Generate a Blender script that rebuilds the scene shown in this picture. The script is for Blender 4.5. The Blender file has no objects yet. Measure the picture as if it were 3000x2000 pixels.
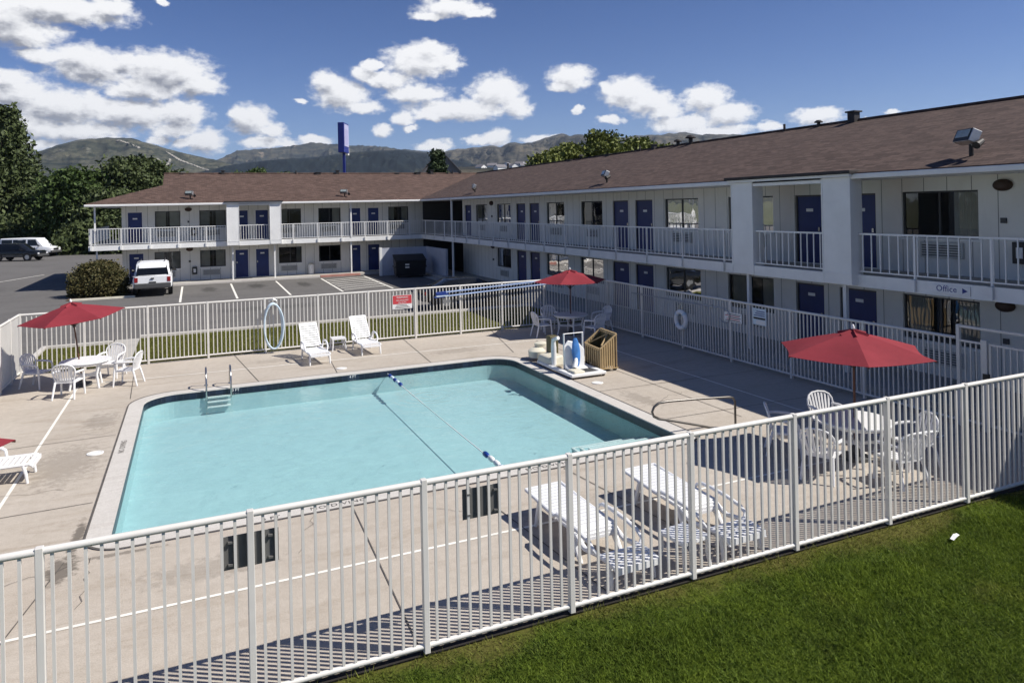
import bpy, bmesh, math, random
import numpy as np
from mathutils import Vector, Matrix
random.seed(7)
rng = np.random.default_rng(11)
SC = bpy.context.scene
COL = SC.collection
R = math.radians
SUN = Vector((0.785, -0.49, 1.0)).normalized()

# ------------------------------------------------------------------ node helpers
def new_mat(name):
    m = bpy.data.materials.new(name); m.use_nodes = True
    nt = m.node_tree; nt.nodes.clear()
    out = nt.nodes.new('ShaderNodeOutputMaterial')
    p = nt.nodes.new('ShaderNodeBsdfPrincipled')
    nt.links.new(p.outputs[0], out.inputs[0])
    return m, nt, p, out
def N(nt, t, **kw):
    n = nt.nodes.new(t)
    for k, v in kw.items(): setattr(n, k, v)
    return n
def rgba(c): return (c[0], c[1], c[2], 1.0)
def noise(nt, coord, scale, detail=4, rough=0.55, dist=0.0):
    n = N(nt, 'ShaderNodeTexNoise'); n.inputs['Scale'].default_value = scale
    n.inputs['Detail'].default_value = detail; n.inputs['Roughness'].default_value = rough
    n.inputs['Distortion'].default_value = dist
    nt.links.new(coord, n.inputs['Vector']); return n.outputs['Fac']
def ramp(nt, fac, stops):
    r = N(nt, 'ShaderNodeValToRGB'); e = r.color_ramp.elements
    while len(e) < len(stops): e.new(0.5)
    for i, (p, c) in enumerate(stops): e[i].position = p; e[i].color = rgba(c)
    nt.links.new(fac, r.inputs[0]); return r.outputs[0]
def mix(nt, fac, a, b, mode='MIX'):
    m = N(nt, 'ShaderNodeMix', data_type='RGBA', blend_type=mode)
    for s, v in ((0, fac), (6, a), (7, b)):
        if isinstance(v, (int, float)): m.inputs[s].default_value = v
        elif isinstance(v, tuple): m.inputs[s].default_value = rgba(v)
        else: nt.links.new(v, m.inputs[s])
    return m.outputs[2]
def math_(nt, op, a, b=None, c=None, clamp=False):
    m = N(nt, 'ShaderNodeMath', operation=op, use_clamp=clamp)
    for i, v in enumerate((a, b, c)):
        if v is None: continue
        if isinstance(v, (int, float)): m.inputs[i].default_value = v
        else: nt.links.new(v, m.inputs[i])
    return m.outputs[0]
def sstep(nt, v, a, b):
    m = N(nt, 'ShaderNodeMapRange', interpolation_type='SMOOTHSTEP')
    m.inputs['From Min'].default_value = a; m.inputs['From Max'].default_value = b
    nt.links.new(v, m.inputs['Value']); return m.outputs[0]
def objco(nt, scale=None):
    t = N(nt, 'ShaderNodeTexCoord'); o = t.outputs['Object']
    if scale:
        mp = N(nt, 'ShaderNodeMapping'); mp.inputs['Scale'].default_value = scale
        nt.links.new(o, mp.inputs[0]); o = mp.outputs[0]
    return o
def bump(nt, p, h, strength=0.3, dist=0.01):
    b = N(nt, 'ShaderNodeBump'); b.inputs['Strength'].default_value = strength; b.inputs['Distance'].default_value = dist
    nt.links.new(h, b.inputs['Height']); nt.links.new(b.outputs[0], p.inputs['Normal'])
def simple(name, c, rough=0.5, var=0.12, scale=3.0, bmp=0.0, metal=0.0, spec=0.5, dirt=0.0):
    m, nt, p, o = new_mat(name)
    co = objco(nt)
    f = noise(nt, co, scale, 5, 0.6)
    lo = tuple(x * (1 - var) for x in c); hi = tuple(min(1, x * (1 + var)) for x in c)
    col = ramp(nt, f, [(0.3, lo), (0.7, hi)])
    if dirt > 0:
        d = noise(nt, co, scale * 0.35, 6, 0.7, 0.5)
        col = mix(nt, math_(nt, 'MULTIPLY', sstep(nt, d, 0.52, 0.75), dirt), col, tuple(x * 0.45 for x in c))
    nt.links.new(col, p.inputs['Base Color'])
    p.inputs['Roughness'].default_value = rough; p.inputs['Metallic'].default_value = metal
    p.inputs['Specular IOR Level'].default_value = spec
    if bmp: bump(nt, p, noise(nt, co, scale * 12, 3), bmp, 0.01)
    return m

M = {}
M['white'] = simple('white_paint', (0.78, 0.775, 0.75), 0.5, 0.05, 2.0, dirt=0.2)
M['fence'] = simple('fence_paint', (0.67, 0.645, 0.60), 0.45, 0.07, 1.3, dirt=0.12)
M['plastic'] = simple('white_resin', (0.78, 0.78, 0.78), 0.38, 0.04, 3.0, dirt=0.1)
M['navy'] = simple('navy_door_paint', (0.012, 0.026, 0.130), 0.45, 0.15, 1.5)
M['bluesign'] = simple('blue_sign_paint', (0.012, 0.022, 0.19), 0.4, 0.1, 0.5)
M['red'] = simple('red_canvas', (0.225, 0.030, 0.040), 0.85, 0.10, 2.5, bmp=0.15, spec=0.2)
M['wood'] = simple('brown_pole_wood', (0.10, 0.035, 0.02), 0.5, 0.25, 6.0)
M['black'] = simple('black_plastic', (0.012, 0.012, 0.013), 0.5, 0.2, 3.0)
M['rubber'] = simple('tyre_rubber', (0.015, 0.015, 0.015), 0.8, 0.2, 6.0)
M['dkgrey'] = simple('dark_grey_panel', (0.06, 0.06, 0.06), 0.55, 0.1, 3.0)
M['dkback'] = simple('sign_back_metal', (0.115, 0.113, 0.108), 0.6, 0.1, 6.0)
M['steel'] = simple('stainless_steel', (0.55, 0.54, 0.51), 0.22, 0.08, 3.0, metal=1.0)
M['metal'] = simple('galvanised_metal', (0.45, 0.45, 0.45), 0.4, 0.15, 4.0, metal=0.7)
M['bronze'] = simple('bronze_lamp', (0.05, 0.026, 0.016), 0.6, 0.2, 4.0)
M['carwhite'] = simple('white_car_paint', (0.78, 0.79, 0.80), 0.22, 0.02, 0.7)
M['carblack'] = simple('black_car_paint', (0.008, 0.009, 0.010), 0.15, 0.1, 0.7)
M['carglass'] = simple('tinted_car_glass', (0.006, 0.007, 0.008), 0.06, 0.1, 1.0)
M['redlight'] = simple('tail_lamp_red', (0.25, 0.01, 0.012), 0.2, 0.1, 4.0)
M['clearlight'] = simple('head_lamp_clear', (0.6, 0.6, 0.62), 0.1, 0.1, 4.0)
M['tan'] = simple('tan_plastic', (0.46, 0.33, 0.17), 0.55, 0.12, 4.0, dirt=0.25)
M['cream'] = simple('cream_plastic', (0.66, 0.62, 0.50), 0.5, 0.08, 4.0)
M['olive'] = simple('olive_box', (0.10, 0.085, 0.035), 0.6, 0.15, 4.0)
M['blueseat'] = simple('blue_seat_mesh', (0.05, 0.19, 0.50), 0.55, 0.25, 6.0)
M['bluefloat'] = simple('blue_float', (0.01, 0.04, 0.22), 0.35, 0.1, 6.0)
M['bluepole'] = simple('blue_white_pole', (0.30, 0.40, 0.62), 0.4, 0.25, 1.1)
M['hose'] = simple('pale_blue_hose', (0.55, 0.66, 0.74), 0.45, 0.1, 5.0)
M['coverwhite'] = simple('white_sign_face', (0.75, 0.75, 0.74), 0.45, 0.05, 5.0)
M['redsign'] = simple('red_sign_face', (0.52, 0.05, 0.06), 0.45, 0.1, 5.0)
M['paintline'] = simple('painted_line', (0.78, 0.75, 0.68), 0.7, 0.08, 2.0, dirt=0.35)
M['pinkline'] = simple('faded_red_paint', (0.42, 0.20, 0.16), 0.8, 0.2, 2.0, dirt=0.5)
M['joint'] = simple('deck_joint_filler', (0.10, 0.09, 0.08), 0.9, 0.3, 6.0)
M['ink'] = simple('black_lettering', (0.02, 0.02, 0.022), 0.6, 0.1, 6.0)
M['inkfaint'] = simple('worn_lettering', (0.12, 0.11, 0.10), 0.8, 0.4, 9.0)
M['inkblue'] = simple('blue_lettering', (0.01, 0.025, 0.20), 0.5, 0.1, 6.0)
M['tileblue'] = simple('tile_base', (0.01, 0.02, 0.06), 0.2, 0.3, 9.0)
M['curtain'] = simple('curtain_cloth', (0.46, 0.46, 0.42), 0.9, 0.15, 2.0)
M['dark'] = simple('unlit_room_dark', (0.02, 0.02, 0.02), 0.9, 0.1, 1.0)
M['bark'] = simple('bark', (0.07, 0.05, 0.035), 0.9, 0.3, 4.0, bmp=0.4)
M['ac'] = simple('air_conditioner_grille', (0.50, 0.50, 0.47), 0.5, 0.1, 3.0)
M['flash'] = simple('dark_flashing', (0.025, 0.02, 0.018), 0.6, 0.2, 3.0)
M['soil'] = simple('bare_soil', (0.10, 0.065, 0.04), 0.95, 0.3, 5.0, bmp=0.3)
M['lampglass'] = simple('lamp_glass', (0.32, 0.36, 0.35), 0.08, 0.2, 5.0)
M['cedar'] = simple('house_siding', (0.20, 0.19, 0.20), 0.8, 0.1, 1.0)
M['greyroof'] = simple('grey_roofing', (0.17, 0.16, 0.17), 0.85, 0.15, 1.5)
M['edge'] = simple('dark_edge_strip', (0.018, 0.014, 0.011), 0.95, 0.3, 5.0)
M['screen'] = simple('shade_tinted_white_paint', (0.42, 0.44, 0.50), 0.5, 0.08, 2.0, dirt=0.2)  # white walls greyed and blued: the corner's shade is in the colour
M['fadedsign'] = simple('faded_sign_red', (0.36, 0.35, 0.55), 0.5, 0.1, 3.0)
M['darksteel'] = simple('weathered_steel', (0.16, 0.15, 0.14), 0.38, 0.15, 3.0, metal=0.9)
M['palesoil'] = simple('pale_track_soil', (0.27, 0.25, 0.21), 0.9, 0.3, 0.01)
M['lavender'] = simple('pale_lavender_face', (0.42, 0.42, 0.60), 0.5, 0.08, 3.0)
M['paper'] = simple('paper_scrap', (0.8, 0.8, 0.78), 0.8, 0.05, 9.0)

def concrete(name, c1, c2, stain, scale=1.0, spots=()):
    m, nt, p, o = new_mat(name); co = objco(nt)
    a = noise(nt, co, 0.45 * scale, 6, 0.65, 0.6)
    b = noise(nt, co, 7.0 * scale, 5, 0.7)
    d = noise(nt, co, 60.0, 2, 0.6)
    mp = N(nt, 'ShaderNodeMapping'); mp.inputs['Scale'].default_value = (0.35, 1.6, 1.0); mp.inputs['Rotation'].default_value = (0, 0, 0.5)
    nt.links.new(co, mp.inputs[0]); e = noise(nt, mp.outputs[0], 0.9 * scale, 6, 0.7, 1.2)
    col = ramp(nt, a, [(0.32, c1), (0.68, c2)])
    col = mix(nt, math_(nt, 'MULTIPLY', sstep(nt, e, 0.50, 0.70), 0.85), col, stain)
    col = mix(nt, 0.35, col, ramp(nt, b, [(0.3, tuple(x * 0.8 for x in c1)), (0.7, tuple(min(1, x * 1.15) for x in c2))]))
    col = mix(nt, 0.25, col, ramp(nt, d, [(0.35, tuple(x * 0.7 for x in c1)), (0.65, tuple(min(1, x * 1.2) for x in c2))]))
    for (sx, sy, rx, ry, k) in spots:
        vm = N(nt, 'ShaderNodeVectorMath', operation='MULTIPLY_ADD'); nt.links.new(co, vm.inputs[0]); vm.inputs[1].default_value = (1 / rx, 1 / ry, 0); vm.inputs[2].default_value = (-sx / rx, -sy / ry, 0)
        ln = N(nt, 'ShaderNodeVectorMath', operation='LENGTH'); nt.links.new(vm.outputs[0], ln.inputs[0])
        dd = math_(nt, 'ADD', ln.outputs['Value'], math_(nt, 'MULTIPLY', math_(nt, 'SUBTRACT', b, 0.5), 2.4))
        col = mix(nt, math_(nt, 'MULTIPLY', math_(nt, 'SUBTRACT', 1.0, sstep(nt, dd, 0.45, 1.1)), k), col, tuple(x * 0.3 for x in c1))
    nt.links.new(col, p.inputs['Base Color']); p.inputs['Roughness'].default_value = 0.85
    p.inputs['Specular IOR Level'].default_value = 0.25
    bump(nt, p, d, 0.25, 0.006)
    return m
M['deck'] = concrete('deck_concrete', (0.38, 0.328, 0.268), (0.50, 0.448, 0.385), (0.29, 0.235, 0.175), 1.0, ((-1.55, 11.75, .09, .8, .8), (-1.62, 10.8, .22, .5, .8), (-1.0, 10.98, .6, .06, .6), (.1, 10.0, .9, .35, .25), (5.2, 9.6, 1.2, .4, .2), (-2.2, 15.3, .7, 1.3, .3), (-1.9, 18.2, .4, .8, .3), (9.4, 14.2, .3, .8, .3), (2.4, 23.0, 1.2, .3, .22), (7.6, 21.6, 1.1, .35, .25)))
M['coping'] = concrete('coping_concrete', (0.50, 0.47, 0.43), (0.58, 0.55, 0.51), (0.44, 0.40, 0.36), 1.6)
M['walk'] = concrete('walk_concrete', (0.36, 0.34, 0.31), (0.46, 0.44, 0.40), (0.30, 0.28, 0.25))
M['asphalt'] = concrete('asphalt', (0.105, 0.10, 0.095), (0.160, 0.152, 0.144), (0.08, 0.075, 0.07), 0.6, ((.85, 46.5, .5, 1.6, .6), (3.55, 47, .6, 1.5, .65), (6.3, 46.2, .5, 1.8, .6), (9.2, 45.5, .6, 1.5, .4), (-8, 60, 2, 5, .3), (-12, 52, 1.5, 6, .3), (3, 36, 3, 1.0, .35)))
M['plaster'] = concrete('pool_plaster', (0.375, 0.515, 0.54), (0.425, 0.565, 0.585), (0.36, 0.50, 0.525), 0.6)

def tile_mat():
    m, nt, p, o = new_mat('navy_tile_band'); co = objco(nt)
    s = N(nt, 'ShaderNodeSeparateXYZ'); nt.links.new(co, s.inputs[0])
    u = math_(nt, 'ADD', s.outputs[0], s.outputs[1])
    cell = math_(nt, 'FLOOR', math_(nt, 'MULTIPLY', u, 6.6))
    w = N(nt, 'ShaderNodeTexWhiteNoise', noise_dimensions='1D'); nt.links.new(cell, w.inputs['W'])
    fr = math_(nt, 'FRACT', math_(nt, 'MULTIPLY', u, 6.6))
    col = ramp(nt, w.outputs['Value'], [(0.0, (0.003, 0.006, 0.018)), (0.7, (0.006, 0.011, 0.032)), (1.0, (0.018, 0.03, 0.06))])
    col = mix(nt, math_(nt, 'LESS_THAN', fr, 0.05), col, (0.03, 0.045, 0.06))
    nt.links.new(col, p.inputs['Base Color']); p.inputs['Roughness'].default_value = 0.35
    return m
M['tile'] = tile_mat()

def wall_mat():
    m, nt, p, o = new_mat('white_board_siding'); co = objco(nt)
    s = N(nt, 'ShaderNodeSeparateXYZ'); nt.links.new(co, s.inputs[0])
    u = math_(nt, 'ADD', s.outputs[0], s.outputs[1])
    fr = math_(nt, 'FRACT', math_(nt, 'MULTIPLY', u, 1.0 / 0.61))
    groove = math_(nt, 'LESS_THAN', fr, 0.032)
    f = noise(nt, co, 0.8, 6, 0.65)
    mp = N(nt, 'ShaderNodeMapping'); mp.inputs['Scale'].default_value = (3, 3, 0.35); nt.links.new(co, mp.inputs[0])
    st = noise(nt, mp.outputs[0], 1.6, 5, 0.7)
    col = ramp(nt, f, [(0.3, (0.69, 0.675, 0.62)), (0.7, (0.78, 0.77, 0.72))])
    col = mix(nt, math_(nt, 'MULTIPLY', sstep(nt, st, 0.55, 0.8), 0.45), col, (0.50, 0.47, 0.40))
    col = mix(nt, math_(nt, 'MULTIPLY', groove, 0.8), col, (0.10, 0.10, 0.09))
    nt.links.new(col, p.inputs['Base Color']); p.inputs['Roughness'].default_value = 0.6
    bump(nt, p, math_(nt, 'SUBTRACT', 1.0, groove), 0.5, 0.01)
    return m
M['wall'] = wall_mat()

def roof_mat(name, swap, base):
    m, nt, p, o = new_mat(name); co = objco(nt)
    s = N(nt, 'ShaderNodeSeparateXYZ'); nt.links.new(co, s.inputs[0])
    c = N(nt, 'ShaderNodeCombineXYZ')
    a, b = (1, 0) if swap else (0, 1)
    nt.links.new(s.outputs[a], c.inputs[0]); nt.links.new(s.outputs[b], c.inputs[1])
    br = N(nt, 'ShaderNodeTexBrick'); br.offset = 0.37; br.squash = 1.0
    nt.links.new(c.outputs[0], br.inputs['Vector'])
    br.inputs['Scale'].default_value = 1.0; br.inputs['Brick Width'].default_value = 0.33; br.inputs['Row Height'].default_value = 0.145
    br.inputs['Mortar Size'].default_value = 0.012; br.inputs['Mortar Smooth'].default_value = 0.3
    br.inputs['Color1'].default_value = rgba(tuple(x * 0.50 for x in base)); br.inputs['Color2'].default_value = rgba(tuple(x * 1.55 for x in base))
    br.inputs['Mortar'].default_value = rgba(tuple(x * 0.42 for x in base))
    f = noise(nt, co, 0.35, 6, 0.7); g = noise(nt, co, 9.0, 4, 0.7)
    col = mix(nt, math_(nt, 'MULTIPLY', sstep(nt, f, 0.4, 0.7), 0.35), br.outputs['Color'], tuple(x * 0.8 for x in (base[0] * 1.15, base[1] * 1.2, base[2] * 1.25)))
    col = mix(nt, 0.35, col, ramp(nt, g, [(0.3, tuple(x * 0.55 for x in base)), (0.7, tuple(x * 1.5 for x in base))]))
    nt.links.new(col, p.inputs['Base Color']); p.inputs['Roughness'].default_value = 0.9; p.inputs['Specular IOR Level'].default_value = 0.2
    bump(nt, p, br.outputs['Fac'], -0.6, 0.012)
    return m
M['roofR'] = roof_mat('brown_shingles_right', True, (0.088, 0.061, 0.051))
M['roofL'] = roof_mat('brown_shingles_left', False, (0.098, 0.064, 0.052))

def leaf_mat(name, c1, c2, c3=None, sc=0.6):
    m, nt, p, o = new_mat(name); co = objco(nt)
    f = noise(nt, co, sc, 4, 0.7); g = noise(nt, co, sc * 9, 3, 0.7)
    col = ramp(nt, f, [(0.35, c1), (0.65, c2)])
    col = mix(nt, 0.5, col, ramp(nt, g, [(0.35, tuple(x * 0.6 for x in c1)), (0.65, tuple(min(1, x * 1.35) for x in (c3 or c2)))]))
    nt.links.new(col, p.inputs['Base Color']); p.inputs['Roughness'].default_value = 0.65
    p.inputs['Specular IOR Level'].default_value = 0.25
    return m
M['leafdark'] = leaf_mat('dark_foliage', (0.026, 0.040, 0.013), (0.062, 0.086, 0.028), (0.11, 0.135, 0.05), 0.35)
M['leafmid'] = leaf_mat('mid_foliage', (0.024, 0.044, 0.010), (0.055, 0.088, 0.02), (0.075, 0.115, 0.03), 0.35)
M['leafyel'] = leaf_mat('yellow_green_foliage', (0.07, 0.10, 0.022), (0.15, 0.175, 0.042), (0.22, 0.225, 0.055), 0.35)
M['leafpine'] = leaf_mat('pine_foliage', (0.018, 0.032, 0.014), (0.04, 0.06, 0.024), (0.06, 0.085, 0.03), 0.5)
M['leafbush'] = leaf_mat('bush_foliage', (0.030, 0.050, 0.016), (0.085, 0.092, 0.032), (0.15, 0.095, 0.04), 1.2)

def grass_mat(name, k=1.0, dry=0.35, edge=False):
    m, nt, p, o = new_mat(name); co = objco(nt)
    f = noise(nt, co, 0.55, 5, 0.65, 0.8); g = noise(nt, co, 1.7, 5, 0.72, 0.5); h = noise(nt, co, 30.0, 2, 0.7)
    col = ramp(nt, g, [(0.30, (0.014 * k, 0.026 * k, 0.007 * k)), (0.48, (0.042 * k, 0.076 * k, 0.008 * k)), (0.68, (0.105 * k, 0.150 * k, 0.014 * k))])
    col = mix(nt, math_(nt, 'MULTIPLY', sstep(nt, f, 0.52, 0.72), dry), col, (0.15 * k, 0.135 * k, 0.035 * k))
    if edge:                                                        # the grass has dried out along the fence
        s = N(nt, 'ShaderNodeSeparateXYZ'); nt.links.new(co, s.inputs[0])
        e_ = sstep(nt, math_(nt, 'ADD', s.outputs[1], math_(nt, 'MULTIPLY', math_(nt, 'SUBTRACT', f, 0.5), 2.0)), 6.62, 7.10)
        col = mix(nt, math_(nt, 'MULTIPLY', e_, 0.75), col, (0.23, 0.175, 0.065))
    col = mix(nt, 0.5, col, ramp(nt, h, [(0.35, (0.012 * k, 0.024 * k, 0.004 * k)), (0.65, (0.15 * k, 0.185 * k, 0.03 * k))]))
    nt.links.new(col, p.inputs['Base Color']); p.inputs['Roughness'].default_value = 0.6
    p.inputs['Specular IOR Level'].default_value = 0.08
    tl = N(nt, 'ShaderNodeBsdfTranslucent'); nt.links.new(col, tl.inputs[0]); ms = N(nt, 'ShaderNodeMixShader'); ms.inputs[0].default_value = 0.35
    nt.links.new(p.outputs[0], ms.inputs[1]); nt.links.new(tl.outputs[0], ms.inputs[2]); nt.links.new(ms.outputs[0], o.inputs[0])
    return m
M['grass'] = grass_mat('lawn_grass', 1.75, 0.6, True)
M['turf'] = grass_mat('turf_soil', 1.0, 0.3, True)

def ground_mat():
    m, nt, p, o = new_mat('dry_ground'); co = objco(nt)
    f = noise(nt, co, 0.012, 8, 0.7); g = noise(nt, co, 0.15, 5, 0.7)
    col = ramp(nt, f, [(0.35, (0.055, 0.07, 0.03)), (0.6, (0.12, 0.115, 0.07))])
    col = mix(nt, 0.4, col, ramp(nt, g, [(0.3, (0.04, 0.055, 0.02)), (0.7, (0.13, 0.13, 0.07))]))
    nt.links.new(col, p.inputs['Base Color']); p.inputs['Roughness'].default_value = 0.95
    return m
M['ground'] = ground_mat()

def hill_mat(name, trees, grass, scrub, pale, ts=0.0035, tb=0.5):
    m, nt, p, o = new_mat(name); co = objco(nt, (1.0, 0.55, 4.5))
    f = noise(nt, co, ts, 9, 0.72, 0.8); g = noise(nt, co, ts * 4.5, 7, 0.7); h = noise(nt, co, ts * 22, 4, 0.75)
    mp = N(nt, 'ShaderNodeMapping'); mp.inputs['Scale'].default_value = (1.0, 1.0, 0.5); mp.inputs['Rotation'].default_value = (0.0, 0.5, 0.3); nt.links.new(co, mp.inputs[0])
    q = noise(nt, mp.outputs[0], ts * 1.7, 8, 0.65, 1.4)
    col = ramp(nt, f, [(tb - 0.07, trees), (tb + 0.03, scrub), (tb + 0.16, grass)])
    col = mix(nt, math_(nt, 'MULTIPLY', sstep(nt, g, 0.50, 0.60), 0.8), col, trees)
    col = mix(nt, math_(nt, 'MULTIPLY', sstep(nt, q, 0.60, 0.67), 0.75), col, pale)
    col = mix(nt, math_(nt, 'MULTIPLY', sstep(nt, h, 0.5, 0.6), 0.6), col, tuple(x * 0.5 for x in trees))
    nt.links.new(col, p.inputs['Base Color']); p.inputs['Roughness'].default_value = 0.95; p.inputs['Specular IOR Level'].default_value = 0.1
    return m

def water_mat():
    m = bpy.data.materials.new('pool_water'); m.use_nodes = True; nt = m.node_tree; nt.nodes.clear()
    out = N(nt, 'ShaderNodeOutputMaterial'); tr = N(nt, 'ShaderNodeBsdfTransparent'); gl = N(nt, 'ShaderNodeBsdfGlossy')
    tr.inputs[0].default_value = (0.86, 0.965, 0.97, 1); gl.inputs['Roughness'].default_value = 0.015
    fr = N(nt, 'ShaderNodeFresnel'); fr.inputs['IOR'].default_value = 1.33
    mx = N(nt, 'ShaderNodeMixShader')
    co = objco(nt)
    a = noise(nt, co, 1.6, 4, 0.6, 0.5); b = noise(nt, co, 9.0, 3, 0.6, 0.5)
    # ring ripples near the rope, fading with distance
    d = N(nt, 'ShaderNodeVectorMath', operation='DISTANCE'); nt.links.new(co, d.inputs[0]); d.inputs[1].default_value = (5.25, 17.2, -0.1)
    rip = math_(nt, 'MULTIPLY', math_(nt, 'SINE', math_(nt, 'MULTIPLY', d.outputs['Value'], 26.0)), math_(nt, 'SUBTRACT', 1.0, sstep(nt, d.outputs['Value'], 0.2, 1.5)))
    h = math_(nt, 'ADD', math_(nt, 'ADD', a, math_(nt, 'MULTIPLY', b, 0.16)), math_(nt, 'MULTIPLY', rip, 0.09))
    bp = N(nt, 'ShaderNodeBump'); bp.inputs['Strength'].default_value = 0.2; bp.inputs['Distance'].default_value = 0.12
    nt.links.new(h, bp.inputs['Height']); nt.links.new(bp.outputs[0], gl.inputs['Normal']); nt.links.new(bp.outputs[0], fr.inputs['Normal'])
    nt.links.new(fr.outputs[0], mx.inputs[0]); nt.links.new(tr.outputs[0], mx.inputs[1]); nt.links.new(gl.outputs[0], mx.inputs[2])
    nt.links.new(mx.outputs[0], out.inputs[0]); return m
M['water'] = water_mat()
def glass_mat():
    m = bpy.data.materials.new('window_glass'); m.use_nodes = True; nt = m.node_tree; nt.nodes.clear()
    out = N(nt, 'ShaderNodeOutputMaterial'); tr = N(nt, 'ShaderNodeBsdfTransparent'); gl = N(nt, 'ShaderNodeBsdfGlossy')
    tr.inputs[0].default_value = (0.78, 0.80, 0.79, 1); gl.inputs['Roughness'].default_value = 0.02
    fr = N(nt, 'ShaderNodeFresnel'); fr.inputs['IOR'].default_value = 1.5
    mx = N(nt, 'ShaderNodeMixShader')
    bp = N(nt, 'ShaderNodeBump'); bp.inputs['Strength'].default_value = 0.05; bp.inputs['Distance'].default_value = 0.1
    nt.links.new(noise(nt, objco(nt), 1.1, 2), bp.inputs['Height']); nt.links.new(bp.outputs[0], gl.inputs['Normal'])
    nt.links.new(fr.outputs[0], mx.inputs[0]); nt.links.new(tr.outputs[0], mx.inputs[1]); nt.links.new(gl.outputs[0], mx.inputs[2])
    nt.links.new(mx.outputs[0], out.inputs[0]); return m
M['glass'] = glass_mat()

# ------------------------------------------------------------------ mesh helpers
class MB:
    def __init__(s): s.v = []; s.f = []
    def add(s, vs, fs):
        o = len(s.v); s.v += [tuple(x) for x in vs]; s.f += [tuple(i + o for i in f) for f in fs]; return s
    def box(s, x0, x1, y0, y1, z0, z1, caps=True):
        v = [(x, y, z) for z in (z0, z1) for y in (y0, y1) for x in (x0, x1)]
        f = [(0, 1, 5, 4), (3, 2, 6, 7), (2, 0, 4, 6), (1, 3, 7, 5)]
        if caps: f += [(2, 3, 1, 0), (4, 5, 7, 6)]
        return s.add(v, f)
    def obox(s, c, size, mtx):
        h = [x / 2 for x in size]; c = Vector(c)
        v = [c + mtx @ Vector((sx * h[0], sy * h[1], sz * h[2])) for sz in (-1, 1) for sy in (-1, 1) for sx in (-1, 1)]
        return s.add(v, [(0, 1, 5, 4), (3, 2, 6, 7), (2, 0, 4, 6), (1, 3, 7, 5), (2, 3, 1, 0), (4, 5, 7, 6)])
    def bar(s, a, b, w, t, up=(0, 0, 1)):
        a, b = Vector(a), Vector(b); d = b - a; L = d.length; d.normalize(); up = Vector(up)
        x = d.cross(up)
        if x.length < 1e-4: x = d.cross(Vector((1, 0, 0)))
        x.normalize(); z = x.cross(d)
        m = Matrix((x, d, z)).transposed()
        return s.obox((a + b) / 2, (w, L, t), m)
    def tube(s, pts, r, n=8, closed=False, cap=True):
        pts = [Vector(p) for p in pts]; k = len(pts); rr = r if isinstance(r, (list, tuple)) else [r] * k
        prev = None; rings = []
        for i, p in enumerate(pts):
            if closed: t = pts[(i + 1) % k] - pts[i - 1]
            else: t = pts[min(i + 1, k - 1)] - pts[max(i - 1, 0)]
            t.normalize()
            if prev is None:
                a = t.cross(Vector((0, 0, 1)))
                if a.length < 1e-3: a = t.cross(Vector((1, 0, 0)))
            else: a = prev - t * prev.dot(t)
            a.normalize(); b = t.cross(a); prev = a
            rings.append([p + (a * math.cos(q) + b * math.sin(q)) * rr[i] for q in [2 * math.pi * j / n for j in range(n)]])
        v = [x for rg in rings for x in rg]; f = []
        for i in range(k if closed else k - 1):
            i2 = (i + 1) % k
            for j in range(n):
                j2 = (j + 1) % n; f.append((i * n + j, i * n + j2, i2 * n + j2, i2 * n + j))
        if cap and not closed:
            f.append(tuple(reversed(range(n)))); f.append(tuple((k - 1) * n + j for j in range(n)))
        return s.add(v, f)
    def cyl(s, c, r, h, n=20, r2=None):
        c = Vector(c); r2 = r if r2 is None else r2
        return s.tube([c, c + Vector((0, 0, h))], [r, r2], n)
    def disc_axis(s, c, axis, r, t, n=20):
        c = Vector(c); a = Vector(axis).normalized(); return s.tube([c - a * t / 2, c + a * t / 2], r, n)
    def prism(s, poly, d):
        # poly: list of 3D points, extruded by vector d
        d = Vector(d); n = len(poly); v = [Vector(p) for p in poly] + [Vector(p) + d for p in poly]
        f = [tuple(range(n))[::-1], tuple(range(n, 2 * n))] + [(i, (i + 1) % n, n + (i + 1) % n, n + i) for i in range(n)]
        return s.add(v, f)
    def build(s, name, mat, parent=None, smooth=False, bevel=0.0, loc=None, recalc=True):
        me = bpy.data.meshes.new(name); me.from_pydata(s.v, [], s.f); me.validate()
        if recalc:
          bm = bmesh.new(); bm.from_mesh(me); bmesh.ops.recalc_face_normals(bm, faces=bm.faces); bm.to_mesh(me); bm.free()
        if smooth:
            for p in me.polygons: p.use_smooth = True
        o = bpy.data.objects.new(name, me); COL.objects.link(o)
        me.materials.append(M[mat] if isinstance(mat, str) else mat)
        if parent: o.parent = parent
        if loc: o.location = loc
        if bevel:
            b = o.modifiers.new('bevel', 'BEVEL'); b.width = bevel; b.segments = 2; b.limit_method = 'ANGLE'
        if smooth:
            try: me.set_sharp_from_angle(angle=R(40))
            except Exception: pass
        return o
def big_mesh(name, verts, faces_n, k, mat, parent=None):
    # verts (n*k,3); faces are consecutive groups of k verts
    me = bpy.data.meshes.new(name); nv = len(verts)
    me.vertices.add(nv); me.vertices.foreach_set('co', verts.astype(np.float32).ravel())
    me.loops.add(nv); me.loops.foreach_set('vertex_index', np.arange(nv, dtype=np.int32))
    me.polygons.add(faces_n); me.polygons.foreach_set('loop_start', (np.arange(faces_n) * k).astype(np.int32))
    try: me.polygons.foreach_set('loop_total', np.full(faces_n, k, dtype=np.int32))
    except Exception: pass
    me.update(); me.validate()
    me.materials.append(M[mat]); o = bpy.data.objects.new(name, me); COL.objects.link(o)
    if parent: o.parent = parent
    return o
def tag(o, label=None, cat=None, group=None, kind=None):
    if label: o['label'] = label
    if cat: o['category'] = cat
    if group: o['group'] = group
    if kind: o['kind'] = kind
    return o
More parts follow.
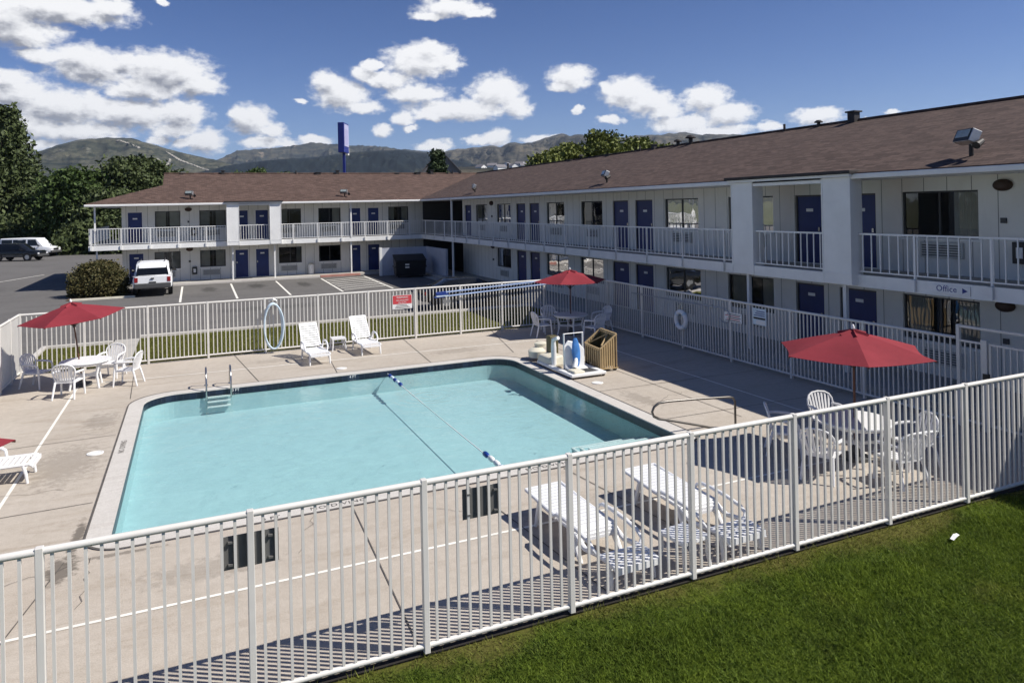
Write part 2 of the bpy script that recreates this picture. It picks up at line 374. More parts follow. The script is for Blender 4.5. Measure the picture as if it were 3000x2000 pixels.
def empty(name, loc, rz=0.0, label=None, cat=None, group=None):
    o = bpy.data.objects.new(name, None); COL.objects.link(o); o.location = loc; o.rotation_euler = (0, 0, rz)
    o.empty_display_size = 0.1
    return tag(o, label, cat, group)
def copy_tree(o, parent=None):
    c = o.copy(); COL.objects.link(c)
    if parent: c.parent = parent
    for ch in list(o.children): copy_tree(ch, c)
    return c
def struct(o, label=None, cat=None):
    o['kind'] = 'structure'
    if label: o['label'] = label
    return o
def arc(c, r, a0, a1, n, ax=0, ay=1):
    out = []
    for i in range(n + 1):
        a = R(a0 + (a1 - a0) * i / n); p = list(c); p[ax] += r * math.cos(a); p[ay] += r * math.sin(a); out.append(tuple(p))
    return out
def text_mesh(body, size, mat, parent, mtx, name='lettering', depth=0.002, spacing=1.0):
    cu = bpy.data.curves.new('lettering', 'FONT'); cu.body = body; cu.size = size; cu.extrude = depth
    cu.align_x = 'CENTER'; cu.align_y = 'CENTER'; cu.space_character = spacing; cu.resolution_u = 3
    t = bpy.data.objects.new('lettering_source', cu); COL.objects.link(t)
    bpy.context.view_layer.update()
    me = bpy.data.meshes.new_from_object(t.evaluated_get(bpy.context.evaluated_depsgraph_get()))
    bpy.data.objects.remove(t); bpy.data.curves.remove(cu)
    me.transform(mtx); me.materials.clear(); me.materials.append(M[mat])
    o = bpy.data.objects.new(name, me); COL.objects.link(o); o.parent = parent; return o

# ------------------------------------------------------------------ camera, sun, sky
cam = bpy.data.cameras.new('camera'); co = bpy.data.objects.new('camera', cam); COL.objects.link(co)
cr = Vector((0.91466303, -0.40367574, -0.02091485)); cu_ = Vector((0.01913423, -0.00844466, 0.99978126)); cf = Vector((0.40376406, 0.91486315, 0.0))
co.matrix_world = Matrix(((cr.x, cu_.x, -cf.x, 0), (cr.y, cu_.y, -cf.y, 0), (cr.z, cu_.z, -cf.z, 4.5), (0, 0, 0, 1)))
cam.sensor_width = 36; cam.lens = 2128.156 / 3000 * 36; cam.shift_y = -(1000 - 604.64) / 3000
cam.clip_start = 0.1; cam.clip_end = 30000
SC.camera = co
SC.cycles.max_bounces = 7; SC.cycles.diffuse_bounces = 3; SC.cycles.glossy_bounces = 3; SC.cycles.transmission_bounces = 3; SC.cycles.transparent_max_bounces = 8; SC.cycles.volume_bounces = 0
SC.cycles.use_adaptive_sampling = True; SC.cycles.adaptive_threshold = 0.015
sl = bpy.data.lights.new('sun', 'SUN'); sl.energy = 5.0; sl.angle = R(0.5); sl.color = (1.0, 0.955, 0.885)
so = bpy.data.objects.new('sun', sl); COL.objects.link(so); so.rotation_euler = (-SUN).to_track_quat('-Z', 'Y').to_euler(); so.location = (40, -30, 60)
SC.view_settings.view_transform = 'Standard'; SC.view_settings.look = 'None'; SC.view_settings.exposure = 0.33; SC.view_settings.gamma = 1.0

BLOBS=[(-0.1786,0.2083,0.0466,0.0171),(-0.1402,0.2367,0.0769,0.0163),(-0.0843,0.2439,0.0257,0.0109),(-0.1885,0.2223,0.0375,0.0187),(-0.1561,0.1837,0.025,0.0107),(-0.1038,0.1771,0.0511,0.0211),(-0.1215,0.1857,0.027,0.0129),(-0.0263,0.1746,0.0562,0.0251),(0.0082,0.1605,0.0317,0.0139),(-0.0509,0.1523,0.0489,0.0146),(-0.0692,0.1848,0.0142,0.0092),(-0.1798,0.1394,0.0379,0.0194),(-0.1856,0.1569,0.0165,0.0116),(-0.1335,0.1273,0.0633,0.0211),(-0.0657,0.1218,0.0631,0.0178),(-0.0075,0.1239,0.0293,0.0183),(-0.1722,0.103,0.047,0.0148),(-0.1209,0.099,0.0548,0.0133),(-0.0178,0.1031,0.03,0.0097),(0.016,0.0897,0.0257,0.0153),(-0.0082,0.0871,0.014,0.0065),(0.0722,0.1205,0.0279,0.0189),(0.0987,0.1053,0.0196,0.0101),(0.0565,0.1257,0.0158,0.0077),(0.0903,0.0905,0.0299,0.0079),(-0.0376,0.0909,0.0146,0.0053),(0.1174,0.0885,0.0137,0.0057),(0.1518,0.0932,0.0225,0.0069),(0.1885,0.1531,0.0355,0.0193),(0.1719,0.1687,0.0227,0.0147),(0.2168,0.1367,0.0243,0.0092),(0.135,0.1425,0.0078,0.0045),(0.294,0.1987,0.0487,0.0216),(0.3062,0.2147,0.0297,0.0113),(0.3355,0.1986,0.0167,0.0126),(0.2195,0.1808,0.0162,0.0114),(0.2495,0.1743,0.0352,0.0114),(0.2324,0.1924,0.0174,0.0057),(0.2872,0.1554,0.0426,0.0139),(0.349,0.1334,0.0718,0.0152),(0.3973,0.1562,0.0371,0.0233),(0.4239,0.1363,0.0204,0.0153),(0.3131,0.1261,0.0357,0.0082),(0.337,0.2676,0.0466,0.0111),(0.3071,0.2575,0.0237,0.0067),(0.3727,0.2608,0.0227,0.0067),(0.4994,0.1733,0.032,0.0162),(0.4873,0.161,0.0208,0.007),(0.5104,0.1286,0.0083,0.0053),(0.5757,0.1506,0.036,0.0207),(0.6045,0.1377,0.0379,0.0173),(0.6273,0.1228,0.0251,0.0104),(0.5465,0.1559,0.0094,0.0081),(0.6785,0.1361,0.0321,0.017),(0.7086,0.1151,0.0337,0.0147),(0.6497,0.105,0.0448,0.0127),(0.6888,0.0934,0.052,0.008),(0.5515,0.1149,0.0188,0.0059),(0.817,0.1068,0.033,0.0093),(0.7596,0.0965,0.0137,0.0067),(0.8978,0.1047,0.0103,0.0037),(0.2422,0.1071,0.0128,0.007),(0.2688,0.1234,0.0153,0.0105),(0.2803,0.1093,0.0094,0.0047),(0.3123,0.0843,0.0273,0.0071),(0.396,0.0948,0.0216,0.0107),(0.372,0.0917,0.0203,0.0071),(0.4619,0.0922,0.0298,0.0047),(-0.0266,0.2567,0.0079,0.0046),(-0.1726,0.0833,0.0339,0.0069),(0.8691,0.0994,0.0048,0.0027)]
# a few more clouds all round the sky, outside the photograph's view
for i in range(7):
    BLOBS.append((random.choice((-1, 1)) * random.uniform(1.25, 3.0), random.uniform(0.12, 0.7), random.uniform(0.05, 0.16), random.uniform(0.03, 0.06)))

SKY_STRENGTH = 0.052
def make_world():
    w = bpy.data.worlds.new('World'); SC.world = w; w.use_nodes = True; nt = w.node_tree; nt.nodes.clear()
    g = bpy.data.node_groups.new('cloud_density', 'ShaderNodeTree')
    g.interface.new_socket('P', in_out='INPUT', socket_type='NodeSocketVector')
    g.interface.new_socket('D', in_out='OUTPUT', socket_type='NodeSocketFloat')
    gi = g.nodes.new('NodeGroupInput'); go = g.nodes.new('NodeGroupOutput')
    # warp the position with noise so the puffs get ragged, billowing edges
    P = gi.outputs[0]
    mp = N(g, 'ShaderNodeMapping'); mp.inputs['Scale'].default_value = (1.0, 1.5, 1.0); g.links.new(P, mp.inputs[0])
    n1 = N(g, 'ShaderNodeTexNoise'); n1.inputs['Scale'].default_value = 34; n1.inputs['Detail'].default_value = 5; n1.inputs['Roughness'].default_value = 0.6
    g.links.new(mp.outputs[0], n1.inputs['Vector'])
    wv = N(g, 'ShaderNodeVectorMath', operation='SUBTRACT'); g.links.new(n1.outputs['Color'], wv.inputs[0]); wv.inputs[1].default_value = (0.5, 0.5, 0.5)
    ws = N(g, 'ShaderNodeVectorMath', operation='MULTIPLY'); g.links.new(wv.outputs[0], ws.inputs[0]); ws.inputs[1].default_value = (0.026, 0.020, 0)
    pa = N(g, 'ShaderNodeVectorMath', operation='ADD'); g.links.new(P, pa.inputs[0]); g.links.new(ws.outputs[0], pa.inputs[1])
    q = pa.outputs[0]; d = None
    for a, e, rx, ry in BLOBS:
        rx *= 1.04; ry *= 1.08
        v = N(g, 'ShaderNodeVectorMath', operation='MULTIPLY_ADD'); g.links.new(q, v.inputs[0])
        v.inputs[1].default_value = (1 / rx, 1 / ry, 0); v.inputs[2].default_value = (-a / rx, -e / ry, 0)
        l = N(g, 'ShaderNodeVectorMath', operation='LENGTH'); g.links.new(v.outputs[0], l.inputs[0])
        d = l.outputs['Value'] if d is None else math_(g, 'SMOOTH_MIN', d, l.outputs['Value'], 0.25)
    n2 = N(g, 'ShaderNodeTexNoise'); n2.inputs['Scale'].default_value = 80; n2.inputs['Detail'].default_value = 6; n2.inputs['Roughness'].default_value = 0.56
    g.links.new(mp.outputs[0], n2.inputs['Vector'])
    dn = math_(g, 'ADD', math_(g, 'SUBTRACT', 1.0, d), math_(g, 'MULTIPLY', math_(g, 'SUBTRACT', n2.outputs['Fac'], 0.5), 1.0))
    g.links.new(dn, go.inputs[0])
    tc = N(nt, 'ShaderNodeTexCoord'); s = N(nt, 'ShaderNodeSeparateXYZ'); nt.links.new(tc.outputs['Generated'], s.inputs[0])
    az = math_(nt, 'ARCTAN2', s.outputs[0], s.outputs[1]); el = math_(nt, 'ARCSINE', s.outputs[2])
    c = N(nt, 'ShaderNodeCombineXYZ'); nt.links.new(az, c.inputs[0]); nt.links.new(el, c.inputs[1])
    A = N(nt, 'ShaderNodeGroup'); A.node_tree = g; nt.links.new(c.outputs[0], A.inputs[0])
    off = N(nt, 'ShaderNodeVectorMath', operation='ADD'); nt.links.new(c.outputs[0], off.inputs[0]); off.inputs[1].default_value = (0.006, 0.013, 0)
    B = N(nt, 'ShaderNodeGroup'); B.node_tree = g; nt.links.new(off.outputs[0], B.inputs[0])
    alpha = sstep(nt, A.outputs[0], -0.24, 0.40)
    off2 = N(nt, 'ShaderNodeVectorMath', operation='ADD'); nt.links.new(c.outputs[0], off2.inputs[0]); off2.inputs[1].default_value = (0.003, 0.0065, 0)
    B2 = N(nt, 'ShaderNodeGroup'); B2.node_tree = g; nt.links.new(off2.outputs[0], B2.inputs[0])
    under = sstep(nt, math_(nt, 'SUBTRACT', B.outputs[0], A.outputs[0]), -0.25, 0.75)       # more cloud above than here: a grey base
    rim = sstep(nt, math_(nt, 'SUBTRACT', B2.outputs[0], A.outputs[0]), -0.15, 0.45)
    thick = sstep(nt, B.outputs[0], 0.15, 1.0)
    big = sstep(nt, math_(nt, 'MULTIPLY', az, -1.0), -0.45, 0.10)   # the thick bank lies to the left
    sh = math_(nt, 'ADD', math_(nt, 'MULTIPLY', under, 0.40), math_(nt, 'MULTIPLY', thick, math_(nt, 'ADD', math_(nt, 'MULTIPLY', big, 0.42), 0.12)))
    sh = math_(nt, 'ADD', sh, math_(nt, 'MULTIPLY', rim, 0.16), clamp=True)
    ccol = ramp(nt, sh, [(0.06, (0.80, 0.80, 0.81)), (0.42, (0.58, 0.585, 0.61)), (0.95, (0.25, 0.26, 0.30))])
    sky = N(nt, 'ShaderNodeTexSky', sky_type='NISHITA'); sky.sun_disc = False
    sky.sun_elevation = math.asin(SUN.z); sky.sun_rotation = math.atan2(SUN.x, SUN.y)
    sky.altitude = 1800; sky.air_density = 1.0; sky.dust_density = 0.3; sky.ozone_density = 2.0
    b1 = N(nt, 'ShaderNodeBackground'); nt.links.new(mix(nt, 1.0, sky.outputs[0], ramp(nt, sstep(nt, el, 0.04, 0.32), [(0.0, (1.04, 1.13, 1.46)), (0.5, (0.82, 0.98, 1.40)), (1.0, (0.66, 0.86, 1.32))]), 'MULTIPLY'), b1.inputs[0]); b1.inputs[1].default_value = SKY_STRENGTH
    b2 = N(nt, 'ShaderNodeBackground'); nt.links.new(ccol, b2.inputs[0]); b2.inputs[1].default_value = 1.0
    mx = N(nt, 'ShaderNodeMixShader'); nt.links.new(alpha, mx.inputs[0]); nt.links.new(b1.outputs[0], mx.inputs[1]); nt.links.new(b2.outputs[0], mx.inputs[2])
    o = N(nt, 'ShaderNodeOutputWorld'); nt.links.new(mx.outputs[0], o.inputs[0])
make_world()

# ------------------------------------------------------------------ ground, hills
def sheet(name, poly, z, mat, parent=None):
    return MB().add([(x, y, z) for x, y in poly], [tuple(range(len(poly)))]).build(name, mat, parent, recalc=False)
def rect(x0, x1, y0, y1): return [(x0, y0), (x1, y0), (x1, y1), (x0, y1)]
def holed(name, o, i, z, mat):
    v = [(x, y, z) for x, y in o] + [(x, y, z) for x, y in i]
    return MB().add(v, [(k, (k + 1) % 4, 4 + (k + 1) % 4, 4 + k) for k in range(4)]).build(name, mat)
struct(holed('ground', rect(-9000, 12000, -6000, 12000), rect(-4.4, 13.7, 7.4, 24.3), -0.10, 'ground'), 'dry green and brown ground reaching the hills')
struct(sheet('parking_lot', rect(-70, 15.0, 29.9, 130), -0.03, 'asphalt'), 'grey asphalt parking lot before the far wing')
struct(sheet('driveway', rect(-70, -4.6, -20, 29.9), -0.034, 'asphalt'), 'grey asphalt driveway left of the pool fence')
struct(sheet('side_walkway', rect(13.9, 16.8, -6, 46.4), -0.026, 'walk'), 'concrete walkway along the right wing')

def ridge_noise(x, y, seed):
    r = np.random.default_rng(seed); out = np.zeros_like(x); amp = 1.0; fr = 1.0
    for k in range(5):
        acc = np.zeros_like(x)
        for j in range(7):
            a = r.uniform(0, 2 * np.pi); ph = r.uniform(0, 2 * np.pi); f = fr * r.uniform(0.7, 1.4)
            acc += np.sin((x * np.cos(a) + y * np.sin(a)) * f + ph)
        out += amp * (1 - np.abs(acc / 3.2)); amp *= 0.55; fr *= 1.95
    return out
PROF = {
'A': [(-0.9, 0.02), (-0.6, 0.05), (-0.35, 0.058), (-0.221, 0.0625), (-0.1811, 0.0672), (-0.1559, 0.0762), (-0.143, 0.0816), (-0.1277, 0.0871), (-0.1121, 0.0906), (-0.0917, 0.0927), (-0.0662, 0.0923), (-0.0521, 0.0889), (-0.0183, 0.0788), (0.0065, 0.0726), (0.0319, 0.0667), (0.063, 0.0573), (0.0949, 0.0487), (0.2, 0.02)],
'B': [(-0.1, 0.03), (-0.0038, 0.0572), (0.0216, 0.0628), (0.0555, 0.079), (0.0848, 0.0815), (0.1173, 0.0856), (0.1506, 0.0903), (0.173, 0.0886), (0.2071, 0.0868), (0.2534, 0.0825), (0.2944, 0.0774), (0.3121, 0.0742), (0.3476, 0.0683), (0.3833, 0.057), (0.5, 0.03)],
'C': [(-0.16, 0.03), (-0.0039, 0.0501), (0.0214, 0.0545), (0.0421, 0.06), (0.0737, 0.0646), (0.1061, 0.068), (0.1502, 0.0702), (0.1898, 0.0758), (0.2242, 0.0786), (0.265, 0.0795), (0.3002, 0.0743), (0.3238, 0.0687), (0.3594, 0.0604), (0.3951, 0.0519), (0.5, 0.03)],
'D': [(0.2, 0.04), (0.2705, 0.0617), (0.3002, 0.0714), (0.3299, 0.0775), (0.3598, 0.0806), (0.3898, 0.0837), (0.4018, 0.0817), (0.4139, 0.0874), (0.4318, 0.0852), (0.4498, 0.0883), (0.4679, 0.0932), (0.4859, 0.0981), (0.4978, 0.0954), (0.5127, 0.0961), (0.5333, 0.0908), (0.551, 0.0896), (0.5803, 0.0915), (0.6094, 0.0916), (0.6381, 0.0928), (0.6495, 0.0935), (0.6664, 0.0904), (0.6887, 0.09), (0.7217, 0.0872), (0.7752, 0.08), (0.8756, 0.0626), (1.0093, 0.0449), (1.4, 0.02)]}
def hill(key, dist, depth, mat, label, seed, rough=1.0):
    pr = PROF[key]; a0, a1 = pr[0][0], pr[-1][0]; na = 520; nr = 110
    az = np.linspace(a0, a1, na); el = np.interp(az, [p[0] for p in pr], [p[1] for p in pr])
    t = np.linspace(0, 1, nr); rr = dist - depth + depth * 1.25 * t            # crest at t = 0.8
    AZ, RR = np.meshgrid(az, rr); T = np.repeat(t[:, None], na, 1)
    X = RR * np.sin(AZ); Y = RR * np.cos(AZ)
    shape = np.where(T < 0.8, np.sin(np.clip(T / 0.8, 0, 1) * np.pi / 2) ** 1.5, 1 - (T - 0.8) * 1.6)
    crest = np.tan(np.repeat(el[None, :], nr, 0)) * dist
    nz = ridge_noise(X * 6.5 / dist * 2.2, Y * 6.5 / dist * 2.2, seed)
    nz = nz + 0.35 * ridge_noise(X * 60 / dist * 2.2, Y * 60 / dist * 2.2, seed + 50); nz = (nz - nz.mean()) / nz.std()
    env = np.sin(np.clip(T / 0.8, 0, 1) * np.pi) ** 0.8 * (T < 0.8)
    cj = np.interp(az, np.linspace(a0, a1, 330), np.random.default_rng(seed).normal(0, 1, 330)) + 1.6 * np.interp(az, np.linspace(a0, a1, 110), np.random.default_rng(seed + 1).normal(0, 1, 110))
    crest = crest * (1 + 0.0030 * rough * cj[None, :] * np.exp(-((T - 0.8) / 0.045) ** 2))
    nz = np.clip(nz, -2.2, 2.2)
    Z = 4.5 + crest * np.clip(shape * (1 + 0.20 * rough * nz * env), 0.0, None)
    # nothing in front may rise above the crest line seen from the valley floor
    lim = 4.5 + crest * (RR / dist) * 0.985; ex = np.maximum(Z - lim, 0); Z = np.where(T < 0.79, np.minimum(Z, lim - ex * 0.15), Z)
    Z[0, :] = -2; Z[:, 0] = -2; Z[:, -1] = -2
    v = np.stack([X, Y, Z], -1).reshape(-1, 3)
    f = [(i * na + j, i * na + j + 1, (i + 1) * na + j + 1, (i + 1) * na + j) for i in range(nr - 1) for j in range(na - 1)]
    me = bpy.data.meshes.new('hills'); me.from_pydata(v.tolist(), [], f); me.materials.append(mat)
    for p in me.polygons: p.use_smooth = True
    o = bpy.data.objects.new('hills', me); COL.objects.link(o); return struct(o, label)
hmA = hill_mat('hill_grass_left', (0.014, 0.020, 0.013), (0.105, 0.10, 0.066), (0.055, 0.057, 0.038), (0.26, 0.25, 0.21), 0.0026, 0.44)
hmB = hill_mat('hill_mixed_back', (0.010, 0.016, 0.018), (0.13, 0.11, 0.072), (0.05, 0.052, 0.04), (0.26, 0.205, 0.145), 0.0030, 0.48)
hmC = hill_mat('hill_cloud_shade_front', (0.006, 0.011, 0.014), (0.022, 0.028, 0.02), (0.009, 0.014, 0.014), (0.05, 0.052, 0.03), 0.005, 0.56)  # cloud shadow over the foothill is painted into these dark colours
hmD = hill_mat('hill_scrub_right', (0.014, 0.018, 0.016), (0.14, 0.12, 0.085), (0.07, 0.065, 0.052), (0.22, 0.19, 0.14), 0.0034, 0.45)
hillA = hill('A', 5200, 2600, hmA, 'broad green mountain with pale tracks', 3, 0.8)
from mathutils.bvhtree import BVHTree
tracks = [[(-0.0276, 0.0762), (-0.0189, 0.0707), (-0.0116, 0.0659), (-0.0012, 0.0618), (0.0108, 0.0569), (0.0229, 0.0528)], [(-0.0803, 0.0896), (-0.0691, 0.0859), (-0.0551, 0.0798)], [(-0.0234, 0.0682), (-0.0238, 0.0633), (-0.0302, 0.0576)], [(-0.0424, 0.0659), (-0.0373, 0.0676), (-0.033, 0.0641)]]
bv = BVHTree.FromPolygons([v.co for v in hillA.data.vertices], [tuple(p.vertices) for p in hillA.data.polygons]); m = MB()
for ln in tracks:
    pts = []
    for (a0, e0), (a1, e1) in zip(ln, ln[1:]):
        for k in range(8):
            t_ = k / 8; a_ = a0 + (a1 - a0) * t_; e_ = e0 + (e1 - e0) * t_ + 0.0006 * math.sin(k * 2.3 + a0 * 900)
            d_ = Vector((math.sin(a_) * math.cos(e_), math.cos(a_) * math.cos(e_), math.sin(e_))); h_, n_, i_, q_ = bv.ray_cast(Vector((0, 0, 4.5)), d_)
            if h_: pts.append((h_ + n_ * (3 if n_.z > 0 else -3), n_ if n_.z > 0 else -n_))
    for (p, n_), (q, n2_) in zip(pts, pts[1:]):
        if (q - p).length > 600: continue
        s_ = (q - p).cross(n_).normalized() * 5.5; m.add([p - s_, q - s_, q + s_, p + s_], [(0, 1, 2, 3)])
struct(m.build('hill_track', 'palesoil'), 'pale dirt tracks on the left mountain')
hill('B', 6400, 2000, hmB, 'brown and green ridge far behind the blue sign', 5, 1.2)
hill('C', 4000, 1500, hmC, 'foothill darkened by painted cloud shade in front of the far ridge', 8, 0.7)
hill('D', 5600, 2600, hmD, 'tan scrub mountain above the right wing roof', 13, 1.2)

# ------------------------------------------------------------------ pool, coping, deck
PX0, PX1, PY0, PY1 = -1.12, 8.53, 11.46, 19.98
def rrect(x0, x1, y0, y1, r, n=10):
    pts = []
    far, near = r, r - 0.50                                          # the two near corners are squarer
    for cx, cy, a, r in ((x1 - near, y0 + near, -90, near), (x1 - far, y1 - far, 0, far), (x0 + far, y1 - far, 90, far), (x0 + near, y0 + near, 180, near)):
        for i in range(n + 1):
            q = R(a + 90 * i / n); pts.append((cx + r * math.cos(q), cy + r * math.sin(q)))
    return pts
def ring(name, inner, outer, z, mat, z0=None, parent=None):
    n = len(inner); v = [(x, y, z) for x, y in inner] + [(x, y, z) for x, y in outer]; f = []
    for i in range(n):
        j = (i + 1) % n
        f.append((i, j, n + j, n + i))
    if z0 is not None:
        v += [(x, y, z0) for x, y in inner] + [(x, y, z0) for x, y in outer]
        for i in range(n):
            j = (i + 1) % n
            f.append((j, i, 2 * n + i, 2 * n + j)); f.append((n + i, n + j, 3 * n + j, 3 * n + i))
    return MB().add(v, f).build(name, mat, parent)
def wallring(name, loop, z0, z1, mat, parent=None, smooth=False):
    n = len(loop); v = [(x, y, z1) for x, y in loop] + [(x, y, z0) for x, y in loop]
    return MB().add(v, [(i, (i + 1) % n, n + (i + 1) % n, n + i) for i in range(n)]).build(name, mat, parent)
CR = 0.75
inner = rrect(PX0, PX1, PY0, PY1, CR); cop_o = rrect(PX0 - 0.34, PX1 + 0.36, PY0 - 0.36, PY1 + 0.34, CR + 0.3)
DX0, DX1, DY0, DY1 = -4.62, 13.95, 7.20, 24.55
outer = []
for (x, y), k in zip(cop_o, range(len(cop_o))):
    outer.append(((DX1, DY0), (DX1, DY1), (DX0, DY1), (DX0, DY0))[k // 11])
deck = struct(ring('pool_deck', cop_o, outer, 0.0, 'deck', -0.14), 'weathered beige concrete pool deck')
coping = struct(ring('pool_coping', inner, [(x - (1 if x > 4 else -1) * 0.012, y - (1 if y > 15 else -1) * 0.012) for x, y in cop_o], 0.012, 'coping', -0.10), 'pale concrete coping round the pool')
jr = [(x + (1 if x > 4 else -1) * 0.012, y + (1 if y > 15 else -1) * 0.012) for x, y in cop_o]
ring('coping_joint', [(x - (1 if x > 4 else -1) * 0.028, y - (1 if y > 15 else -1) * 0.028) for x, y in cop_o], cop_o, 0.0165, 'joint', None, coping)
PD = 0.60     # water depth as built
basin = struct(sheet('pool_basin', rrect(PX0, PX1, PY0, PY1, CR), -PD, 'plaster'), 'pale plaster pool basin')
wallring('basin_wall', inner, -PD, -0.17, 'plaster', basin)
in2 = rrect(PX0 + 0.004, PX1 - 0.004, PY0 + 0.004, PY1 - 0.004, CR)
wallring('tile_band', in2, -0.175, -0.012, 'tile', basin)
water = struct(sheet('pool_water', rrect(PX0 + 0.006, PX1 - 0.006, PY0 + 0.006, PY1 - 0.006, CR), -0.105, 'water'), 'clear pale turquoise pool water')
# corner steps and white edge strips
STEPS = ((12.40, -.24), (12.75, -.34), (13.10, -.44)); y_ = PY0 + .004
for k, (y, z) in enumerate(STEPS):
    MB().box(7.0, PX1 - .004, y_, y, -PD + .002, z).build('pool_step', 'plaster', basin); y_ = y + .001
    MB().box(6.99, PX1 - .006, y - .05, y + .004, z - .03, z + .004).build('step_edge', 'coverwhite', basin)
    MB().box(6.985, 7.03, y - .33, y - .052, z - .03, z + .005).build('step_edge', 'coverwhite', basin)
# painted lines on the deck and joints
def strip(mb, a, b, w, z):
    a, b = Vector((a[0], a[1], z)), Vector((b[0], b[1], z)); d = (b - a).normalized(); n = Vector((-d.y, d.x, 0)) * w / 2
    mb.add([a - n, b - n, b + n, a + n], [(0, 1, 2, 3)])
pl = MB()
strip(pl, (-2.81, 9.26), (13.0, 9.30), 0.055, 0.005); strip(pl, (-2.81, 9.2875), (-2.81, 22.25), 0.055, 0.0052)
strip(pl, (-2.7825, 22.30), (11.86, 21.95), 0.05, 0.0054); strip(pl, (11.87, 9.34), (11.87, 21.92), 0.05, 0.0056)
struct(pl.build('deck_line', 'paintline'), 'worn white painted line round the pool deck')
dj = MB()
for a, b in (((2.15, 11.08), (2.05, 7.205)), ((4.0, 11.08), (4.35, 7.205)), ((-1.6, 11.0), (-2.3, 7.205)), ((5.75, 11.06), (6.2, 7.205)), ((8.92, 12.6), (13.9, 12.5)), ((8.92, 15.2), (13.9, 15.1)), ((8.92, 18.4), (13.9, 18.3)), ((10.45, 12.0), (10.45, 21.9)),
             ((1.55, 20.34), (1.15, 24.5)), ((3.6, 20.34), (3.9, 24.5)), ((6.3, 20.34), (6.6, 24.5)), ((-1.5, 13.1), (-4.6, 13.0)), ((-1.5, 16.9), (-4.6, 16.8)), ((-1.45, 20.0), (-1.62, 24.5)), ((9.0, 20.5), (9.9, 24.5))):
    strip(dj, a, b, 0.016, 0.0085)
for x, y, ang, L, sd in ((-2.0, 13.9, 170, 1.6, 1), (-1.55, 17.2, 175, 1.4, 2), (1.2, 9.9, 80, 1.2, 3), (3.1, 10.6, -20, 1.0, 4), (9.3, 13.6, 10, 1.5, 5), (-1.5, 10.9, 200, .9, 6), (-1.3, 11.0, -75, 1.4, 7)):
    r_ = random.Random(sd); p = (x, y); a_ = ang
    for k in range(9):
        a_ = ang + r_.uniform(-38, 38); q = (p[0] + L / 9 * math.cos(R(a_)), p[1] + L / 9 * math.sin(R(a_))); strip(dj, p, q, .007, 0.0095 + .0001 * k); p = q
struct(dj.build('deck_joint', 'joint'), 'dark narrow joints cut across the pool deck')
# letters on the coping and deck
def flat(x, y, z, rz=0.0, sx=1.0): return Matrix.Translation((x, y, z)) @ Matrix.Rotation(rz, 4, 'Z') @ Matrix.Scale(sx, 4, (1, 0, 0))
text_mesh('NO DIVING', 0.145, 'inkfaint', coping, flat(1.97, 11.26, 0.014), spacing=1.15)
text_mesh('5 FT', 0.13, 'ink', coping, flat(0.98, 11.2, 0.014), spacing=1.1)
text_mesh('NO DIVING', 0.145, 'inkfaint', coping, flat(5.55, 11.26, 0.014), spacing=1.15)
text_mesh('NO DIVING', 0.145, 'inkfaint', coping, flat(-1.30, 15.95, 0.014, R(90)), spacing=1.1)
text_mesh('3 FT', 0.10, 'coverwhite', basin, Matrix.Translation((0.95, PY1 - 0.009, -0.06)) @ Matrix.Rotation(R(90), 4, 'X'))
text_mesh('4 FT', 0.10, 'coverwhite', basin, Matrix.Translation((3.95, PY1 - 0.009, -0.06)) @ Matrix.Rotation(R(90), 4, 'X'))
for x, y, lab in ((-1.75, 15.78, 'round white skimmer lid in the deck left of the pool'), (3.82, 20.88, 'round white skimmer lid in the deck behind the pool'), (9.30, 15.95, 'round white skimmer lid in the deck right of the pool')):
    r_ = empty('skimmer_lid', (x, y, 0.0), 0, lab, 'lid', 'skimmer lids round the pool')
    MB().cyl((0, 0, 0.001), 0.145, 0.012, 28).build('cover', 'coverwhite', r_); MB().tube(arc((0, 0, 0.012), 0.115, 0, 360, 24), 0.005, 6).build('rim', 'cream', r_)
# painted warning panel under the 5 FT mark
# rope with floats
rope = empty('float_rope', (4.92, PY0, -0.085), 0, 'thin pool rope with blue and white floats at both ends', 'rope')
pts = [(0, t * (PY1 - PY0), -0.03 * math.sin(math.pi * t) ** 0.3) for t in np.linspace(0, 1, 30)]
MB().tube(pts, 0.011, 6).build('rope', 'coverwhite', rope)
def floatmesh(y, mat):
    MB().tube([(0, y - .11, -.01), (0, y - .095, -.01), (0, y - .05, -.01), (0, y + .05, -.01), (0, y + .095, -.01), (0, y + .11, -.01)], [.018, .036, .05, .05, .036, .018], 12).build('float', mat, rope, True)
for k, (y, mt) in enumerate(((8.25, 'bluefloat'), (8.0, 'hose'), (7.72, 'bluefloat'), (7.45, 'hose'), (7.18, 'bluefloat'), (1.12, 'bluefloat'), (0.86, 'coverwhite'), (0.60, 'coverwhite'), (0.34, 'hose'))): floatmesh(y, mt)

# ------------------------------------------------------------------ fences
def fence(name, label, p0, p1, posts, group=None, h=1.75, step=0.119, cat='fence', zb=.13):
    p0, p1 = Vector((p0[0], p0[1], 0)), Vector((p1[0], p1[1], 0)); d = p1 - p0; L = d.length; d.normalize()
    rz = math.atan2(d.y, d.x); e = empty(name, p0, rz, label, cat, group)
    MB().tube([(0, 0, h - .03), (L, 0, h - .03)], .032, 14).build('top_rail', 'fence', e, True)
    MB().tube([(0, 0, zb - .027), (L, 0, zb - .027)], .027, 12).build('bottom_rail', 'fence', e, True)
    m = MB(); t = step * 0.6
    while t < L:
        if min(abs(t - q) for q in posts) > 0.05:
            j = random.uniform(-.004, .004)
            m.box(t - .013 + j, t + .013 + j, -.013, .013, zb - .012, h - .045, False)
        t += step
    m.build('pickets', 'fence', e)
    for q in posts:
        mm = MB().box(q - .031, q + .031, -.034, .034, 0, h + .006); mm.build('post', 'fence', e, bevel=.006)
    return e
FY, FB, FR, FL = 7.13, 24.40, 13.83, -4.52
nx0 = -4.52
